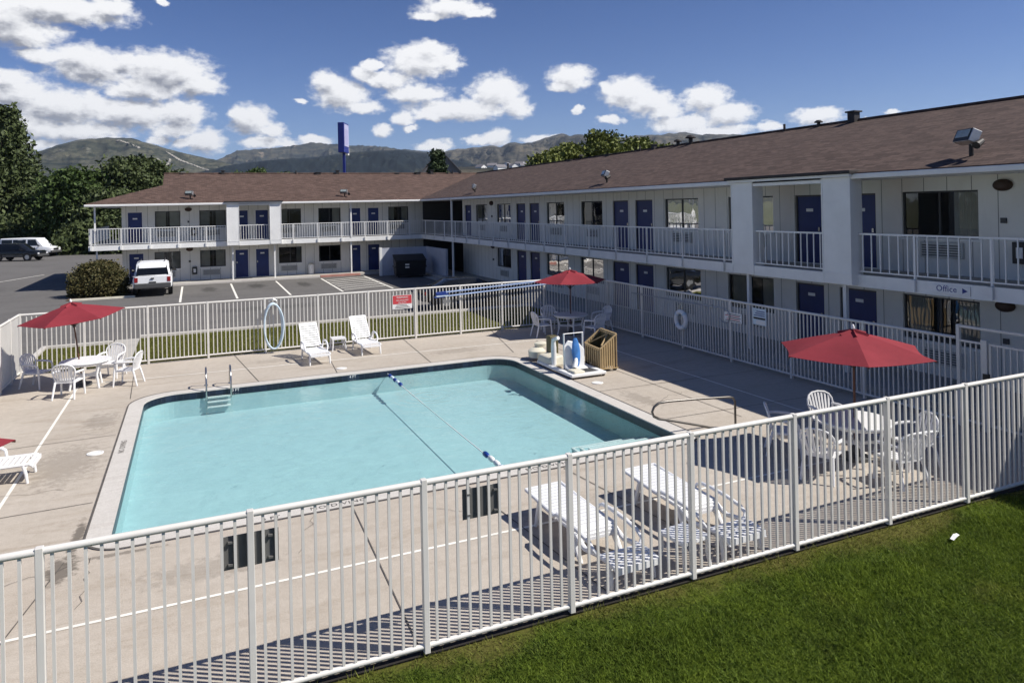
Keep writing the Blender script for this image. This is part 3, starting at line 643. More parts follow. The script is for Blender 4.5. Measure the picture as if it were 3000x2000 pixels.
fence('pool_fence', 'long white picket fence at the near edge of the deck, beside the lawn', (nx0, FY), (FR, FY), [x - nx0 for x in (-4.48, -2.86, -1.21, .44, 2.10, 3.77, 5.42, 7.05, 8.75, 10.38, 12.02, 13.80)], 'white pool fences', zb=.095)
fence('pool_fence', 'white picket fence along the far side of the deck, before the parking lot', (FL, FB), (FR, FB), [x - FL for x in (-4.49, -2.92, -1.26, .40, 2.08, 3.74, 5.40, 7.03, 8.68, 10.29, 12.0, 13.80)], 'white pool fences')
fence('pool_fence', 'white picket fence on the right, running along the right wing walkway', (FR, FB - .04), (FR, 9.66), [FB - .04 - y for y in (22.85, 20.65, 18.45, 16.24, 14.01, 11.83)], 'white pool fences')
fence('pool_fence', 'white picket fence at the far left, beside the driveway', (FL, FY + .04), (FL, FB - .04), [y - FY - .04 for y in (8.8, 10.46, 12.12, 13.78, 15.44, 17.1, 18.76, 20.42, 22.08, 23.3)], 'white pool fences')
g = empty('pool_gate', (FR, 9.6, 0), 0, 'tall white pool gate frame with a high top bar, on the right', 'gate')
MB().box(-.035, .035, -.035, .035, 0, 1.99).build('post', 'fence', g, bevel=.006)
MB().box(-.05, .05, -.58, -.46, 0, 1.76).build('post', 'fence', g, bevel=.008)
MB().box(-.03, .03, -2.42, -2.35, 0, 1.99).build('post', 'fence', g, bevel=.006)
MB().box(-.025, .025, -2.36, -.03, 1.935, 1.985).build('top_bar', 'fence', g, bevel=.006)
m = MB().box(-.02, .02, -2.34, -.60, 1.66, 1.70).box(-.02, .02, -2.34, -.60, .12, .16).box(-.02, .02, -.645, -.60, .155, 1.665).box(-.02, .02, -2.34, -2.30, .155, 1.665)
y = -.76
while y > -2.28: m.box(-.011, .011, y - .011, y + .011, .158, 1.662, False); y -= .119
m.build('gate_leaf', 'fence', g)
m = MB().box(-.02, .02, -.47, -.03, 1.66, 1.70).box(-.02, .02, -.47, -.03, .12, .16)
for k in range(3): m.box(-.011, .011, -.14 - .11 * k, -.118 - .11 * k, .158, 1.662, False)
m.build('side_panel', 'fence', g)
MB().box(-.06, -.02, -.62, -.50, 1.0, 1.12).build('latch', 'black', g, bevel=.005)

# signs hung on the fences
def hung_sign(name, label, x0, x1, z0, z1, grp):
    e = empty(name, ((x0 + x1) / 2, FY, z0), 0, label, 'sign', grp); w = (x1 - x0) / 2; h = z1 - z0
    MB().box(-w, w, .016, .022, 0, h).build('sign_board', 'dkback', e)
    MB().box(-w, w, .0222, .0245, 0, h).build('sign_face', 'coverwhite', e)
    m = MB()
    for sx in (-1, 1):
        for z in (.05, h - .05): m.box(sx * w * .7 - .02, sx * w * .7 + .02, -.018, .0158, z - .008, z + .008)
    m.build('clip', 'dkback', e)
hung_sign('fence_sign', 'dark grey sign back on the near fence, below the 5 FT mark', .19, .69, 1.235, 1.54, 'sign backs on the near fence')
hung_sign('fence_sign', 'dark grey sign back on the near fence, left of the flat loungers', 2.52, 2.95, 1.25, 1.565, 'sign backs on the near fence')
e = empty('warning_sign', (6.56, FB - .02, 1.07), 0, 'red and white warning sign on the far fence, between the loungers and the pole', 'sign')
MB().box(-.345, .345, -.022, -.014, 0, .47).build('sign_board', 'coverwhite', e)
MB().box(-.33, .33, -.0255, -.0225, .17, .46).build('red_panel', 'redsign', e)
text_mesh('WARNING', .085, 'coverwhite', e, Matrix.Translation((0, -.028, .39)) @ Matrix.Rotation(R(90), 4, 'X'))
text_mesh('NO LIFEGUARD', .062, 'coverwhite', e, Matrix.Translation((0, -.028, .29)) @ Matrix.Rotation(R(90), 4, 'X'))
text_mesh('ON DUTY', .062, 'coverwhite', e, Matrix.Translation((0, -.028, .21)) @ Matrix.Rotation(R(90), 4, 'X'))
for k in range(3): MB().box(-.26 + .03 * k, .26 - .05 * k, -.0255, -.0225, .03 + .045 * k, .048 + .045 * k).build('text_line', 'inkfaint', e)
e = empty('rules_sign', (FR - .03, 16.12, 1.13), 0, 'white rules sign with rows of red print on the right fence', 'sign')
MB().box(-.008, 0, -.36, .36, 0, .27).build('sign_board', 'coverwhite', e)
for k in range(5): MB().box(-.011, -.0085, -.31 + .03 * (k % 2), .31 - .06 * (k % 3), .03 + .045 * k, .048 + .045 * k).build('text_line', 'redsign' if k % 2 else 'inkfaint', e)
e = empty('notice_sign', (FR - .03, 15.08, 1.2), 0, 'tall blue and white notice on the right fence, beside the rules sign', 'sign')
MB().box(-.008, 0, -.25, .25, 0, .44).build('sign_board', 'hose', e)
MB().box(-.011, -.0085, -.22, .22, .15, .20).build('text_band', 'ink', e)
MB().box(-.011, -.0085, -.22, .12, .02, .12).build('white_panel', 'coverwhite', e)
for k in range(3): MB().box(-.011, -.0085, -.2, .2 - .05 * k, .24 + .055 * k, .262 + .055 * k).build('text_line', 'inkblue', e)
# life ring
e = empty('life_ring', (FR - .10, 18.40, .9), 0, 'white life ring hanging on the right fence', 'life ring')
MB().tube([(0, .24 * math.cos(a), .25 * math.sin(a)) for a in np.linspace(0, 2 * math.pi, 32, endpoint=False)], .072, 12, True).build('ring', 'plastic', e, True)
for a in (45, 135, 225, 315):
    MB().tube([(0, .24 * math.cos(R(a + q)), .25 * math.sin(R(a + q))) for q in (-7, 0, 7)], .078, 12).build('band', 'hose', e, True)
MB().tube([(-.01, -.05, .30), (.0, -.07, .42), (.02, 0, .50), (.0, .07, .42), (-.01, .05, .30)], .022, 8).build('rope', 'cream', e, True)
# shepherd hook pole and blue poles
e = empty('rescue_pole', (FR - .06, 21.2, 1.45), 0, 'long pale rescue pole laid along the right fence', 'pole')
MB().tube([(0, 0, .0), (0, -4.75, .03)], .018, 8).build('pole', 'metal', e)
MB().tube([(0, -4.75, .03)] + [(0, -4.75 - .22 * math.sin(R(a)), .03 - .2 + .2 * math.cos(R(a))) for a in range(20, 260, 20)], .012, 8).build('hook', 'metal', e)
MB().box(.01, .05, -.6, -.55, -.04, .05).box(.01, .05, -4.2, -4.15, -.02, .07).build('bracket', 'metal', e)
for k, (z0, z1, x0, x1, lab) in enumerate(((1.52, 1.70, 7.78, 11.9, 'upper blue pool pole laid along the far fence'), (1.38, 1.58, 7.72, 12.1, 'lower pale blue pool pole laid along the far fence'))):
    e = empty('pool_pole', (x0, FB - .07 - .045 * k, z0), 0, lab, 'pole', 'blue pool poles on the far fence')
    MB().tube([(0, 0, 0), (x1 - x0, 0, z1 - z0)], .026, 8).build('pole', 'bluepole', e)
    MB().tube([(-.02, 0, 0), (.35, 0, .35 * (z1 - z0) / (x1 - x0))], .034, 8).build('grip', 'bluefloat', e)
e = empty('pool_brush', (7.95, FB - .10, 1.46), 0, 'blue brush head at the end of the poles on the far fence', 'brush')
MB().box(-.2, .25, -.05, .05, -.02, .04).build('brush_back', 'bluefloat', e, bevel=.01); MB().box(-.19, .24, -.045, .045, -.07, -.021).build('bristles', 'hose', e)
# coiled hose
e = empty('vacuum_hose', (2.31, FB - .13, .85), 0, 'pale blue pool hose coiled upright against the far fence', 'hose')
for k in range(3):
    MB().tube([((.27 + .012 * k) * math.cos(a) + .01 * k, -.05 * k + .01 * math.sin(5 * a + k), (.74 - .02 * k) * math.sin(a) + .015 * math.sin(3 * a + k)) for a in np.linspace(0, 2 * math.pi, 44, endpoint=False)], .026, 8, True).build('coil', 'hose', e, True)
MB().tube([(-.1, .06, .80), (.02, .06, .86), (.12, .06, .80)], .02, 6).build('hanger', 'metal', e)

# ------------------------------------------------------------------ lawn and strips
struct(sheet('lawn_soil', rect(-12, 22, -14, 7.11), -0.030, 'turf'), 'dark soil under the near lawn')
struct(sheet('fence_foot_strip', rect(-12, 22, 7.11, 7.197), -0.012, 'edge'), 'narrow dark strip below the near fence')  # thin near-black strip along the foot of the fence
struct(sheet('strip_soil', rect(-1.8, 13.9, 24.56, 29.75), -0.028, 'turf'), 'soil under the grass strip behind the pool')
struct(sheet('corner_soil', rect(-4.6, -2.6, 24.56, 29.0), -0.028, 'turf'), 'soil under the small grass corner behind the pool')
struct(sheet('path', rect(-2.6, -1.8, 24.56, 29.75), -0.012, 'walk'), 'concrete path crossing the grass strip')
cb = MB().box(-1.8, 13.9, 29.75, 29.9, -.1, .08).box(-4.6, -2.6, 29.0, 29.15, -.1, .08).box(-4.75, -4.6, 24.6, 29.15, -.1, .08)
struct(cb.build('kerb', 'coping', bevel=.015), 'pale concrete kerb behind the grass strip')
def grass(name, n, inside, hmin, hmax, w, mat, label, z0=-.030):
    xy = np.concatenate([inside(n)]); n = len(xy)
    hsc = 0.75 + 0.5 * (np.sin(xy[:, 0] * 2.1 + 1.3 * np.sin(xy[:, 1] * 1.7)) * 0.5 + 0.5)
    h = rng.uniform(hmin, hmax, n) * hsc; a = rng.uniform(0, 2 * np.pi, n); b = rng.uniform(0, 2 * np.pi, n); lean = rng.uniform(.35, 1.5, n) * h
    dx, dy = np.cos(a) * w, np.sin(a) * w
    base = np.stack([xy[:, 0], xy[:, 1], np.full(n, z0)], -1)
    p0 = base + np.stack([-dx, -dy, np.zeros(n)], -1); p1 = base + np.stack([dx, dy, np.zeros(n)], -1)
    tip = base + np.stack([np.cos(b) * lean, np.sin(b) * lean, h], -1)
    v = np.stack([p0, p1, tip], 1).reshape(-1, 3)
    o = big_mesh(name, v, n, 3, mat); o['kind'] = 'stuff'; o['label'] = label; o['category'] = 'grass'; return o
def lawn_pts(n):
    x = rng.uniform(-2.5, 15.5, n); y = rng.uniform(1.2, 7.13, n)
    # edge thins and wanders along the fence
    keep = (y < 7.08 + 0.03 * np.sin(x * 3.1) + 0.05 * np.sin(x * 9.7)) & (-0.6 < x) & (x < 3.0 + 2.1 * y)
    d = np.sin(x * 1.9 + 2.0) * 0.5 + 0.5
    keep &= ~((y > 6.45 + 0.35 * d) & (rng.uniform(0, 1, n) < 0.6)); return np.stack([x, y], -1)[keep]
grass('lawn_grass', 330000, lawn_pts, .028, .074, .0056, 'grass', 'thick green lawn in front of the near fence')
def strip_pts(n):
    x = rng.uniform(-4.6, 13.9, n); y = rng.uniform(24.6, 29.72, n)
    keep = ~((x > -2.62) & (x < -1.78)) & ~((x < -2.6) & (y > 28.95)); return np.stack([x, y], -1)[keep]
grass('strip_grass', 90000, strip_pts, .03, .06, .010, 'grass', 'green grass strip between the far fence and the parking lot', -.028)
e = empty('paper_scrap', (9.10, 6.42, .035), .3, 'scrap of white paper lying on the lawn at right', 'litter')
MB().add([(-.11, -.02, .0), (-.02, -.035, .03), (.10, -.02, .005), (.12, .02, .01), (.0, .025, .035), (-.10, .03, .004)], [(0, 1, 4, 5), (1, 2, 3, 4)]).build('sheet', 'paper', e)

# ------------------------------------------------------------------ motel building
B = empty('motel_building', (0, 0, 0), 0, 'two-storey L-shaped white motel with brown shingle roof and navy doors', 'motel')
XR, YL = 16.8, 52.0
def fp(w, u, z, off): return (XR + off, u, z) if w == 'R' else (u, YL + off, z)      # off > 0 goes into the building
def fbox(mb, w, u0, u1, z0, z1, o0, o1):
    if w == 'R': return mb.box(XR + o0, XR + o1, u0, u1, z0, z1)
    return mb.box(u0, u1, YL + o0, YL + o1, z0, z1)
def fquad(mb, w, pts): return mb.add([fp(w, *p) for p in pts], [(0, 1, 2, 3)])
# openings: (u0, u1, z0, z1)
F2, G1 = 2.62, 0.11
doors = {'R': [(44.72, 45.92, 2), (36.28, 37.46, 2), (34.54, 35.74, 2), (25.98, 27.2, 2), (24.22, 25.45, 2), (15.74, 16.74, 2), (13.9, 14.95, 2),
               (36.28, 37.5, 1), (34.56, 35.76, 1), (26.0, 27.28, 1), (24.24, 25.5, 1), (15.7, 16.76, 1), (13.93, 15.14, 1), (5.2, 6.3, 2), (5.2, 6.3, 1)],
         'L': [(-3.75, -2.85, 2), (2.66, 3.52, 2), (3.92, 4.82, 2), (10.25, 11.12, 2), (11.58, 12.44, 2),
               (-3.72, -2.82, 1), (2.60, 3.49, 1), (3.90, 4.82, 1), (10.22, 11.08, 1), (11.54, 12.46, 1)]}
wins = {'R': [(41.9, 43.9, 2, .45), (38.3, 40.36, 2, .12), (31.7, 33.66, 2, .1), (28.08, 30.02, 2, .3), (21.36, 23.4, 2, .45), (17.66, 19.75, 2, .3), (11.12, 13.12, 2, .35), (7.0, 8.9, 2, .3),
              (38.36, 40.42, 1, .0), (31.4, 33.76, 1, .15), (28.1, 30.14, 1, .4), (21.3, 23.4, 1, .5), (17.7, 19.84, 1, .6), (11.13, 13.14, 1, .6), (7.0, 8.9, 1, .3)],
        'L': [(-2.16, -.67, 2, .85), (.48, 2.09, 2, .75), (5.42, 6.95, 2, .4), (8.12, 9.66, 2, .35), (13.1, 14.6, 2, .6),
              (-2.22, -.70, 1, .7), (.48, 2.03, 1, .75), (5.42, 6.94, 1, .2), (8.11, 9.62, 1, .05)]}
DZ = {2: (F2 + .02, 4.65), 1: (G1 + .02, 2.02)}; WZ = {2: (3.50, 4.66), 1: (.93, 2.04)}
ext = {'R': (-3.0, 46.4), 'L': (-4.05, 15.7)}
for w in 'RL':
    ops = [(a, b) + DZ[f] for a, b, f in doors[w]] + [(a, b) + WZ[f] for a, b, f, _ in wins[w]]
    us = sorted(set([ext[w][0], ext[w][1]] + [o[0] for o in ops] + [o[1] for o in ops])); m = MB()
    for a, b in zip(us, us[1:]):
        c = (a + b) / 2; hs = sorted([(o[2], o[3]) for o in ops if o[0] < c < o[1]]); z = -.08
        for h0, h1 in hs + [(5.06, None)]:
            if h0 > z: fquad(m, w, [(a, z, 0), (b, z, 0), (b, h0, 0), (a, h0, 0)])
            z = h1
    for a, b, z0, z1 in ops:                                         # reveals
        fquad(m, w, [(a, z0, 0), (a, z0, .14), (a, z1, .14), (a, z1, 0)]); fquad(m, w, [(b, z0, 0), (b, z0, .14), (b, z1, .14), (b, z1, 0)])
        fquad(m, w, [(a, z1, 0), (b, z1, 0), (b, z1, .14), (a, z1, .14)]); fquad(m, w, [(a, z0, 0), (b, z0, 0), (b, z0, .14), (a, z0, .14)])
    m.build('wall', 'wall', B)
    for k, (a, b, f) in enumerate(doors[w]):
        z0, z1 = DZ[f]; d = fbox(MB(), w, a + .05, b - .05, z0, z1 - .05, .07, .12).build('door', 'navy', B)
        fr = MB(); fbox(fr, w, a + .002, a + .05, z0, z1 - .002, .045, .135); fbox(fr, w, b - .05, b - .002, z0, z1 - .002, .045, .135); fbox(fr, w, a + .05, b - .05, z1 - .05, z1 - .002, .045, .135)
        fr.build('door_frame', 'dkgrey' if w == 'R' else 'white', d)
        c = (a + b) / 2
        fbox(MB(), w, c - .13, c + .13, z0 + 1.52, z0 + 1.61, .064, .0695).build('number_plate', 'coverwhite', d)
        fbox(MB(), w, a + .10, a + .16, z0 + .95, z0 + 1.06, .03, .0695).build('handle', 'steel', d)
    for k, (a, b, f, cur) in enumerate(wins[w]):
        z0, z1 = WZ[f]; fr = MB(); t = .045
        fbox(fr, w, a + .003, a + t, z0 + .003, z1 - .003, .055, .105); fbox(fr, w, b - t, b - .003, z0 + .003, z1 - .003, .055, .105)
        fbox(fr, w, a + t, b - t, z1 - t, z1 - .003, .055, .105); fbox(fr, w, a + t, b - t, z0 + .003, z0 + t, .055, .105)
        c = (a + b) / 2; fbox(fr, w, c - .02, c + .02, z0 + t, z1 - t, .055, .105)
        wf = fr.build('window', 'dkgrey', B)
        p = MB(); fquad(p, w, [(a + t, z0 + t, .085), (b - t, z0 + t, .085), (b - t, z1 - t, .085), (a + t, z1 - t, .085)]); p.build('pane', 'glass', wf)
        sl = MB(); fbox(sl, w, a - .05, b + .05, z0 - .06, z0 - .004, -.035, .02); sl.build('sill', 'white', wf)
        if cur > 0:
            cm = MB(); n = 60; L = (b - a - .1) * cur; side = (k % 2 == 0) if cur < .6 else None
            segs = [(a + .05, a + .05 + L)] if side else [(b - .05 - L, b - .05)]
            if side is None: segs = [(a + .05, a + .05 + L / 2), (b - .05 - L / 2, b - .05)]
            for s0, s1 in segs:
                pts = [(s0 + (s1 - s0) * i / n, .20 + .025 * math.sin(i * 1.25)) for i in range(n + 1)]
                for (u0, o0), (u1, o1) in zip(pts, pts[1:]): fquad(cm, w, [(u0, z0 - .05, o0), (u1, z0 - .05, o1), (u1, z1 + .03, o1), (u0, z1 + .03, o0)])
            cm.build('curtain', 'curtain', wf)
        zz = (3.02, 3.40) if f == 2 else (.40, .76)
        ca = c - .1; acm = MB(); fbox(acm, w, ca - .55, ca + .55, zz[0], zz[1], -.07, .0)
        a_ = acm.build('air_conditioner', 'ac', B, bevel=.012); lm = MB()
        for q in range(5): fbox(lm, w, ca - .5, ca + .5, zz[0] + .05 + .06 * q, zz[0] + .075 + .06 * q, -.078, -.071)
        lm.build('louvre', 'dkgrey', a_)
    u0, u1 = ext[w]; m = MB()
    fquad(m, w, [(u0, -.08, 1.6), (u1, -.08, 1.6), (u1, 5.05, 1.6), (u0, 5.05, 1.6)]); m.build('dark_backing', 'dark', B)  # near-black sheet behind the openings, its colour stands for unlit rooms
# passage in the corner between the wings, far walls and ends
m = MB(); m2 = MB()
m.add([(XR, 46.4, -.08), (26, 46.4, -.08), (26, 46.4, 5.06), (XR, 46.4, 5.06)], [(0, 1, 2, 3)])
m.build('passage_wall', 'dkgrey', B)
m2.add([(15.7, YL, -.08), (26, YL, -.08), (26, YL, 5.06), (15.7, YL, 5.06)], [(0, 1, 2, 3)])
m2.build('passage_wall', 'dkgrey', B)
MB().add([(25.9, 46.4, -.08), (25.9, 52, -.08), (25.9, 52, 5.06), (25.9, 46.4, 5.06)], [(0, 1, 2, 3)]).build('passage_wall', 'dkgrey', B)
m = MB()
m.add([(-4.05, 52, -.08), (-4.05, 62, -.08), (-4.05, 62, 5.06), (-4.05, 52, 5.06)], [(0, 1, 2, 3)])
m.add([(-4.05, 62, -.08), (27.2, 62, -.08), (27.2, 62, 5.06), (-4.05, 62, 5.06)], [(0, 1, 2, 3)])
m.add([(27.2, 62, -.08), (27.2, -3, -.08), (27.2, -3, 5.06), (27.2, 62, 5.06)], [(0, 1, 2, 3)])
m.add([(27.2, -3, -.08), (16.8, -3, -.08), (16.8, -3, 5.06), (27.2, -3, 5.06)], [(0, 1, 2, 3)])
m.build('wall', 'wall', B)
# upper walkway slab, sidewalk, soffit
m = MB().add([(15.15, -3, 2.615), (15.15, 50.3, 2.615), (-5.66, 50.3, 2.615), (-5.66, 62, 2.615), (-4.05, 62, 2.615), (-4.05, 52, 2.615), (15.7, 52, 2.615), (26, 52, 2.615), (26, 46.4, 2.615), (16.8, 46.4, 2.615), (16.8, -3, 2.615)], [tuple(range(11))])
m.add([(x, y, 2.40) for x, y, z in m.v[:11]], [tuple(range(11))])
m.build('walkway_floor', 'walk', B)
m = MB(); m.box(15.10, 15.15, -3, 50.25, 2.33, 2.63); m.box(-5.71, 15.10, 50.25, 50.30, 2.33, 2.63); m.box(-5.71, -5.66, 50.30, 62, 2.33, 2.63)
m.build('walkway_fascia', 'white', B)
m = MB(); m.box(14.55, 16.798, -3, 50.4, -.08, G1); m.box(-4.05, 14.55, 50.4, 51.998, -.08, G1)
m.build('sidewalk', 'walk', B, bevel=.02)
m = MB().add([(15.08, -2, 5.0), (15.08, 50.08, 5.0), (-5.7, 50.08, 5.0), (-5.7, 63.9, 5.0), (-4.05, 63.9, 5.0), (-4.05, 52.0, 5.0), (26, 52, 5.0), (26, 46.4, 5.0), (16.8, 46.4, 5.0), (16.8, -2, 5.0)], [tuple(range(10))])
m.build('soffit', 'white', B)
# roof
sl_ = 0.307; zr = 5.17 + 7 * sl_
def rz_(d): return 5.17 + d * sl_
J = (22, 57, zr)
t = -.035
def slab(mb, pts):
    n = len(pts); v = [Vector(p) for p in pts] + [Vector(p) + Vector((0, 0, t)) for p in pts]
    mb.add(v, [tuple(range(n)), tuple(range(n, 2 * n))[::-1]] + [(i, n + i, n + (i + 1) % n, (i + 1) % n) for i in range(n)])
m = MB(); slab(m, [(14.93, -2.6, rz_(-.07)), (14.93, 49.93, rz_(-.07)), J, (22, -2.6, zr)]); slab(m, [(22, -2.6, zr), J, (29, 64, rz_(0)), (29, -2.6, rz_(0))])
roofR = m.build('roof', 'roofR', B)
m = MB(); gx = -1.72; gz = rz_(gx + 5.75); gy = 50 + (gx + 5.75)
slab(m, [(-5.82, 49.93, rz_(-.07)), (gx, gy, gz), (gx, 57, zr), J, (14.93, 49.93, rz_(-.07))])
slab(m, [(-5.75, 64, rz_(0)), (29, 64, rz_(0)), J, (gx, 57, zr), (gx, 114 - gy, gz)])
slab(m, [(-5.82, 49.93, rz_(-.07)), (-5.75, 64, rz_(0)), (gx, 114 - gy, gz), (gx, gy, gz)])
roofL = m.build('roof', 'roofL', B)
MB().add([(gx + .03, gy, gz - .02), (gx + .03, 114 - gy, gz - .02), (gx + .03, 57, zr - .03)], [(0, 1, 2)]).build('gable', 'flash', roofL)
mm = MB(); mm.tube([(22, -2.6, zr + .012), (22, 57, zr + .012)], .07, 6); mm.build('ridge_cap', 'roofR', roofR)
mm = MB(); mm.tube([(gx, 57, zr + .012), (22, 57, zr + .012)], .07, 6); mm.build('ridge_cap', 'roofL', roofL)
# gutters
m = MB(); m.box(14.90, 15.02, -2.6, 49.88, 5.0, 5.125); m.build('gutter', 'white', B, bevel=.02)
m = MB(); m.box(-5.86, 14.90, 49.88, 50.0, 5.0, 5.125); m.box(-5.88, -5.76, 50.0, 64, 5.0, 5.125); m.build('gutter', 'white', B, bevel=.02)
# upper railings
def railing(w, u0, u1, off_x, step=.245, z0=2.70, z1=3.66, posts=(), side=None):
    m = MB()
    def bx(a, b, o0, o1, za, zb, caps=True):
        if w == 'R': m.box(off_x + o0, off_x + o1, a, b, za, zb, caps)
        elif w == 'L': m.box(a, b, off_x + o0, off_x + o1, za, zb, caps)
        else: m.box(off_x + o0, off_x + o1, a, b, za, zb, caps)
    bx(u0, u1, -.022, .022, z1 - .045, z1); bx(u0, u1, -.016, .016, z0, z0 + .03)
    t = u0 + step / 2
    while t < u1:
        bx(t - .012, t + .012, -.012, .012, z0 + .028, z1 - .044, False); t += step
    for q in posts: bx(q - .024, q + .024, -.026, .026, 2.634, z1 + .003)
    r = m.build('railing', 'white', B)
    for q in posts:
        k = MB()
        if w == 'R': k.box(off_x - .10, off_x - .052, q - .05, q + .05, 2.36, 2.628)
        elif w == 'L': k.box(q - .05, q + .05, off_x - .10, off_x - .052, 2.36, 2.628)
        k.build('bracket', 'white', r)
def prange(a, b, s): return [a + s * i for i in range(int((b - a) / s) + 1)]
railing('R', 17.42, 50.2, 15.13, posts=prange(18.0, 50, 2.1))
railing('R', -2.9, 13.0, 15.13, posts=prange(-2.5, 12.9, 1.75))
railing('R', 13.98, 16.44, 14.98, step=.22)
railing('L', -5.6, 2.02, 50.28, step=.16, posts=prange(-5.57, 1.9, 1.6))
railing('L', 5.42, 15.05, 50.28, step=.16, posts=prange(6.2, 14.9, 1.6))
railing('L', 2.82, 4.66, 50.10, step=.16)
railing('E', 50.35, 62, -5.68, step=.16)
# bays: panelled piers carrying a small roof edge
def bay(w, a0, a1, b0, b1, front, depth):
    def bb(mb, u0, u1, o0, o1, z0, z1):
        return mb.box(front + o0, front + o1, u0, u1, z0, z1) if w == 'R' else mb.box(u0, u1, front + o0, front + o1, z0, z1)
    for u0, u1 in ((a0, a1), (b0, b1)):
        p = bb(MB(), u0, u1, 0, depth, 2.37, 5.06).build('pier', 'white', B, bevel=.01)
        q = MB(); s = .035
        bb(q, u0, u0 + s, -.012, -.001, 2.40, 5.05); bb(q, u1 - s, u1, -.012, -.001, 2.40, 5.05); bb(q, u0 + s, u1 - s, -.012, -.001, 2.62, 2.65)
        q.build('trim', 'white', p)
    bb(MB(), a1 + .002, b0 - .002, .02, depth - .02, 4.93, 5.07).build('beam', 'white', B)
    bb(MB(), a1 + .002, b0 - .002, .015, .10, 2.36, 2.64).build('beam', 'white', B)
    bb(MB(), a0 - .12, b1 + .12, -.16, .55, 5.13, 5.215).build('bay_roof_edge', 'flash', B, bevel=.01)
    bb(MB(), a0 - .06, b1 + .06, -.10, -.002, 5.062, 5.128).build('gutter', 'white', B)
bay('R', 13.03, 13.93, 16.45, 17.36, 14.88, .40)
bay('L', 2.05, 2.80, 4.68, 5.40, 49.86, .42)
for x, y in ((10.04, 50.26), (-5.36, 50.42)): MB().box(x - .045, x + .045, y - .045, y + .045, 2.63, 5.0).build('column', 'white', B)
MB().box(15.10, 15.20, 43.82, 43.92, 2.632, 5.0).build('column', 'white', B)
for x, y in ((10.04, 50.42), (-5.3, 50.55), (2.4, 50.42), (5.0, 50.42)): MB().box(x - .045, x + .045, y - .045, y + .045, .0, 2.40).build('column', 'white', B)
for y in (43.87, 17.0, 13.5): MB().box(15.14, 15.24, y - .05, y + .05, .0, 2.40).build('column', 'white', B)
# oval wall lamps, small boxes
for w, u, z in (('R', 10.53, 4.75), ('R', 10.53, 2.02), ('R', 41.1, 4.72), ('R', 41.0, 2.1), ('L', -.19, 4.74), ('L', -.16, 2.15)):
    m = MB(); c = Vector(fp(w, u, z, -.05)); n = 20
    ax = Vector((0, 1, 0)) if w == 'R' else Vector((1, 0, 0)); nn = Vector((-1, 0, 0)) if w == 'R' else Vector((0, -1, 0))
    rings = []
    for o, r in ((-.05, 1.0), (.02, 1.0), (.07, .8), (.10, .45)):
        rings.append([c + nn * o + ax * (.21 * r * math.cos(2 * math.pi * i / n)) + Vector((0, 0, .135 * r * math.sin(2 * math.pi * i / n))) for i in range(n)])
    m.add([v for r_ in rings for v in r_], [(k * n + i, k * n + (i + 1) % n, (k + 1) * n + (i + 1) % n, (k + 1) * n + i) for k in range(3) for i in range(n)] + [tuple(3 * n + i for i in range(n))])
    m.build('wall_lamp', 'bronze', B, True)
    m = MB(); fbox(m, w, u - .06, u + .06, z - .86, z - .74, -.05, 0); m.build('electric_box', 'dkgrey', B)
# roof vents: pipes, boxes and hooded vents along the ridges
def vent(kind, x, y, z, s=1.0, par=None):
    m = MB(); z -= .12
    if kind == 'pipe': m.cyl((x, y, z), .055 * s, .42 * s, 10)
    elif kind == 'hood':
        m.cyl((x, y, z), .08 * s, .32 * s, 12); m.tube([(x, y, z + .30 * s), (x, y, z + .34 * s), (x, y, z + .42 * s)], [.20 * s, .20 * s, .09 * s], 14)
    elif kind == 'box':
        m.box(x - .15 * s, x + .15 * s, y - .16 * s, y + .16 * s, z, z + .44 * s); m.box(x - .21 * s, x + .21 * s, y - .22 * s, y + .22 * s, z + .441 * s, z + .50 * s)
    else:
        m.box(x - .25 * s, x + .25 * s, y - .3 * s, y + .3 * s, z, z + .22 * s); m.box(x - .3 * s, x + .3 * s, y - .35 * s, y + .35 * s, z + .221 * s, z + .26 * s)
    m.build('roof_vent', 'flash', par, bevel=.006)
for kd, y, s in (('box', 18.96, .95), ('hood', 20.56, .8), ('pipe', 22.3, .9), ('hood', 28.3, 1.25), ('hood', 29.3, 1.0), ('box', 31.3, .7), ('pipe', 32.6, .9), ('low', 35.7, .7), ('hood', 39.0, .9), ('low', 40.3, .6), ('pipe', 50.2, 1.3)): vent(kd, 22.0 - .1, y, zr, s, roofR)
for kd, x, s in (('low', -.6, .5), ('box', 2.15, .7), ('pipe', 7.3, .8), ('low', 8.9, .8), ('box', 10.4, .75), ('low', 15.1, .6), ('low', 16.8, .8), ('box', 18.0, .8), ('pipe', 19.4, .9), ('pipe', 19.8, .8), ('pipe', 20.5, .9)): vent(kd, x, 56.9, zr, s, roofL)
# floodlights on the roofs
def flood(loc, rz, label, big=1.0):
    e = empty('floodlight', loc, rz, label, 'floodlight', 'floodlights along the roof edges')
    MB().cyl((0, 0, -.12), .05 * big, .32 * big + .12, 10).build('post', 'flash', e)
    h = MB(); mt = Matrix.Rotation(R(24), 3, 'Y')
    c = Vector((-.05, .05, .42 * big))
    h.obox(c, (.22 * big, .58 * big, .30 * big), mt); hd = h.build('head', 'metal', e, bevel=.015)
    h = MB(); h.obox(c + mt @ Vector((-.115 * big, 0, 0)), (.012, .56 * big, .28 * big), mt); h.build('rim', 'black', hd)
    h = MB(); h.obox(c + mt @ Vector((-.123 * big, 0, .03 * big)), (.010, .48 * big, .18 * big), mt); h.build('lamp_glass', 'lampglass', hd)
    MB().tube([(0, -.02, .24 * big), (0, -.30 * big, .26 * big)], .03, 8).build('arm', 'metal', e)
    MB().tube([(.05, -.30 * big, .30 * big), (-.14, -.40 * big, .20 * big)], [.06, .085], 12).build('spot_lamp', 'flash', e)
